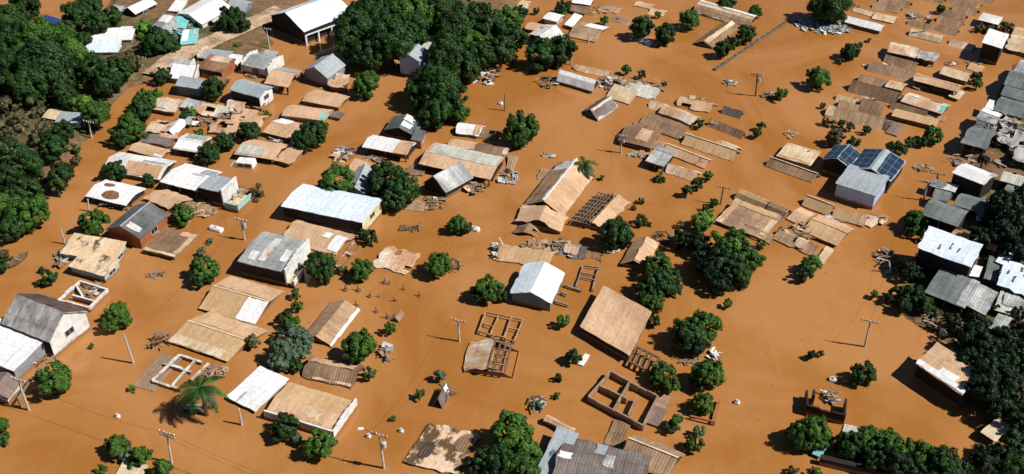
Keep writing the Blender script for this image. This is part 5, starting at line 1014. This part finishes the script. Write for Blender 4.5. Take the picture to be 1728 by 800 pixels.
for i_, (x_, y_, w_, d_, t_) in enumerate(((300,172,30,10,'rubble along the faded tin roof'),(420,190,36,14,'rubble between the rusted scrap roof and the dull orange lean-to'),(376,200,30,12,'rubble in the yard of the pale tile roof'),
    (470,236,30,10,'scraps under the eave of the beige roof with white flap'),(256,262,40,8,'scraps along the back of the beige lane roof'),(310,236,24,8,'scraps before the dark tin roof'),(286,100,30,10,'scraps behind the pale roof block'),
    (430,128,30,10,'yard scraps between white-parapet grey roof and beige porch roof'),(372,134,20,12,'boards by the rusty roofed brick house'),(1080,262,30,10,'scraps left of the little grey house'),(1160,232,40,10,'tiles between peach roof and dark brown square roof'),
    (1100,240,30,8,'tiles along the back of the brown and beige front roof'),(1225,260,40,8,'crest tiles in front of the tan toothed ridge'),(1300,372,50,14,'tiles between the rounded roofs and the huge beige-brown roof'),(1405,372,40,10,'tiles in front of the tan back ridge'),
    (1520,165,60,8,'scraps between the long rows and the mottled cream roof'),(1570,150,50,8,'scraps in front of the beige roof with navy wall'),(1480,112,50,8,'scraps beside the first brown row roof'),(1460,170,50,8,'scraps beside the wide brown row roof'),
    (780,262,50,10,'scraps behind the long pale green roof edge'),(640,270,50,10,'planks along the white roof with beige end'),(900,412,40,12,'planks between the tan roof and the front fragment'),(520,372,30,8,'scraps at the foot of the large blue-white roof'))):
    debris(x_, y_, w_, d_, 14, t_, T3 + ('sheetgrey',), .35, .45)
# uncountable floating mat at the top right
r = rnd(5); mb = MB(); c0 = U(1385, 42, 0)
for i in range(900):
    t = r.uniform(-1, 1); px = 1385 + 47 * t; py = 42 + 7 * t + r.gauss(0, 5.2) * (1 - t * t) ** .5; p = U(px, py, r.uniform(.03, .35)); a = r.uniform(0, 3.14); s = r.uniform(.15, .55); u = Vector((math.cos(a), math.sin(a), r.uniform(-.3, .3))) * s; v = Vector((-math.sin(a), math.cos(a), r.uniform(-.3, .3))) * s * .5
    mb.quad([p - u - v, p + u - v, p + u + v, p - u + v], [(px, py)] * 4)
m, n, pb = newmat('floating_rubbish'); gg = n.nodes.new('ShaderNodeNewGeometry'); rr_ = n.nodes.new('ShaderNodeValToRGB'); n.links.new(gg.outputs['Random Per Island'], rr_.inputs[0])
rr_.color_ramp.elements[0].color = (.06, .08, .07, 1); rr_.color_ramp.elements[1].color = (.75, .76, .74, 1); e_ = rr_.color_ramp.elements.new(.45); e_.color = (.28, .32, .32, 1)
n.links.new(rr_.outputs[0], pb.inputs['Base Color']); pb.inputs['Roughness'].default_value = .7
tag(mb.build('floating_debris', m), 'grey and white mat of floating rubbish below the top right tree', 'debris', kind='stuff')

# scum, twigs and leaves drifting on the water
r = rnd(77); mb = MB()
A_ = [(k[1], k[2]) for k in KEYS]
for i in range(4200):
    ax, ay = r.choice(A_); px = ax + r.gauss(-6, 26); py = ay + r.gauss(8, 15)
    if i % 4 == 0: px = r.uniform(0, 1728); py = r.uniform(0, 800)
    if i % 8 == 1:                                       # drift lines
        t = r.choice((0, 1, 2, 3, 4, 5)); u = r.random(); L0 = ((40,770,400,390),(440,800,880,330),(560,380,690,150),(1200,790,1560,300),(700,560,1000,330),(990,470,1440,600))[t]
        px = L0[0] + (L0[2]-L0[0]) * u + r.gauss(0, 7); py = L0[1] + (L0[3]-L0[1]) * u + r.gauss(0, 5)
    p = U(px, py, .012 + .004 * (i % 3))
    if ground_h(p.x, p.y) > -.2: continue
    a = r.gauss(.9, .6); s_ = r.uniform(.03, .13) * (2.0 if r.random() < .04 else 1); u = Vector((math.cos(a), math.sin(a), 0)) * s_; v = Vector((-math.sin(a), math.cos(a), 0)) * s_ * r.uniform(.2, .6)
    mb.quad([p - u - v * .6, p + u * .7 - v, p + u + v * .5, p - u * .6 + v], [(px, py)] * 4)
m, n, pb = newmat('scum'); gg = n.nodes.new('ShaderNodeNewGeometry'); rr_ = n.nodes.new('ShaderNodeValToRGB'); n.links.new(gg.outputs['Random Per Island'], rr_.inputs[0])
rr_.color_ramp.elements[0].color = (.24, .11, .035, 1); rr_.color_ramp.elements[1].color = (.5, .28, .13, 1); e_ = rr_.color_ramp.elements.new(.4); e_.color = (.2, .12, .035, 1); e_ = rr_.color_ramp.elements.new(.75); e_.color = (.34, .17, .06, 1)
n.links.new(rr_.outputs[0], pb.inputs['Base Color']); pb.inputs['Roughness'].default_value = .8
tag(mb.build('drifting_scum', m), 'twigs, leaves and scum drifting on the brown flood water', 'debris', kind='stuff')
bpy.context.view_layer.update()
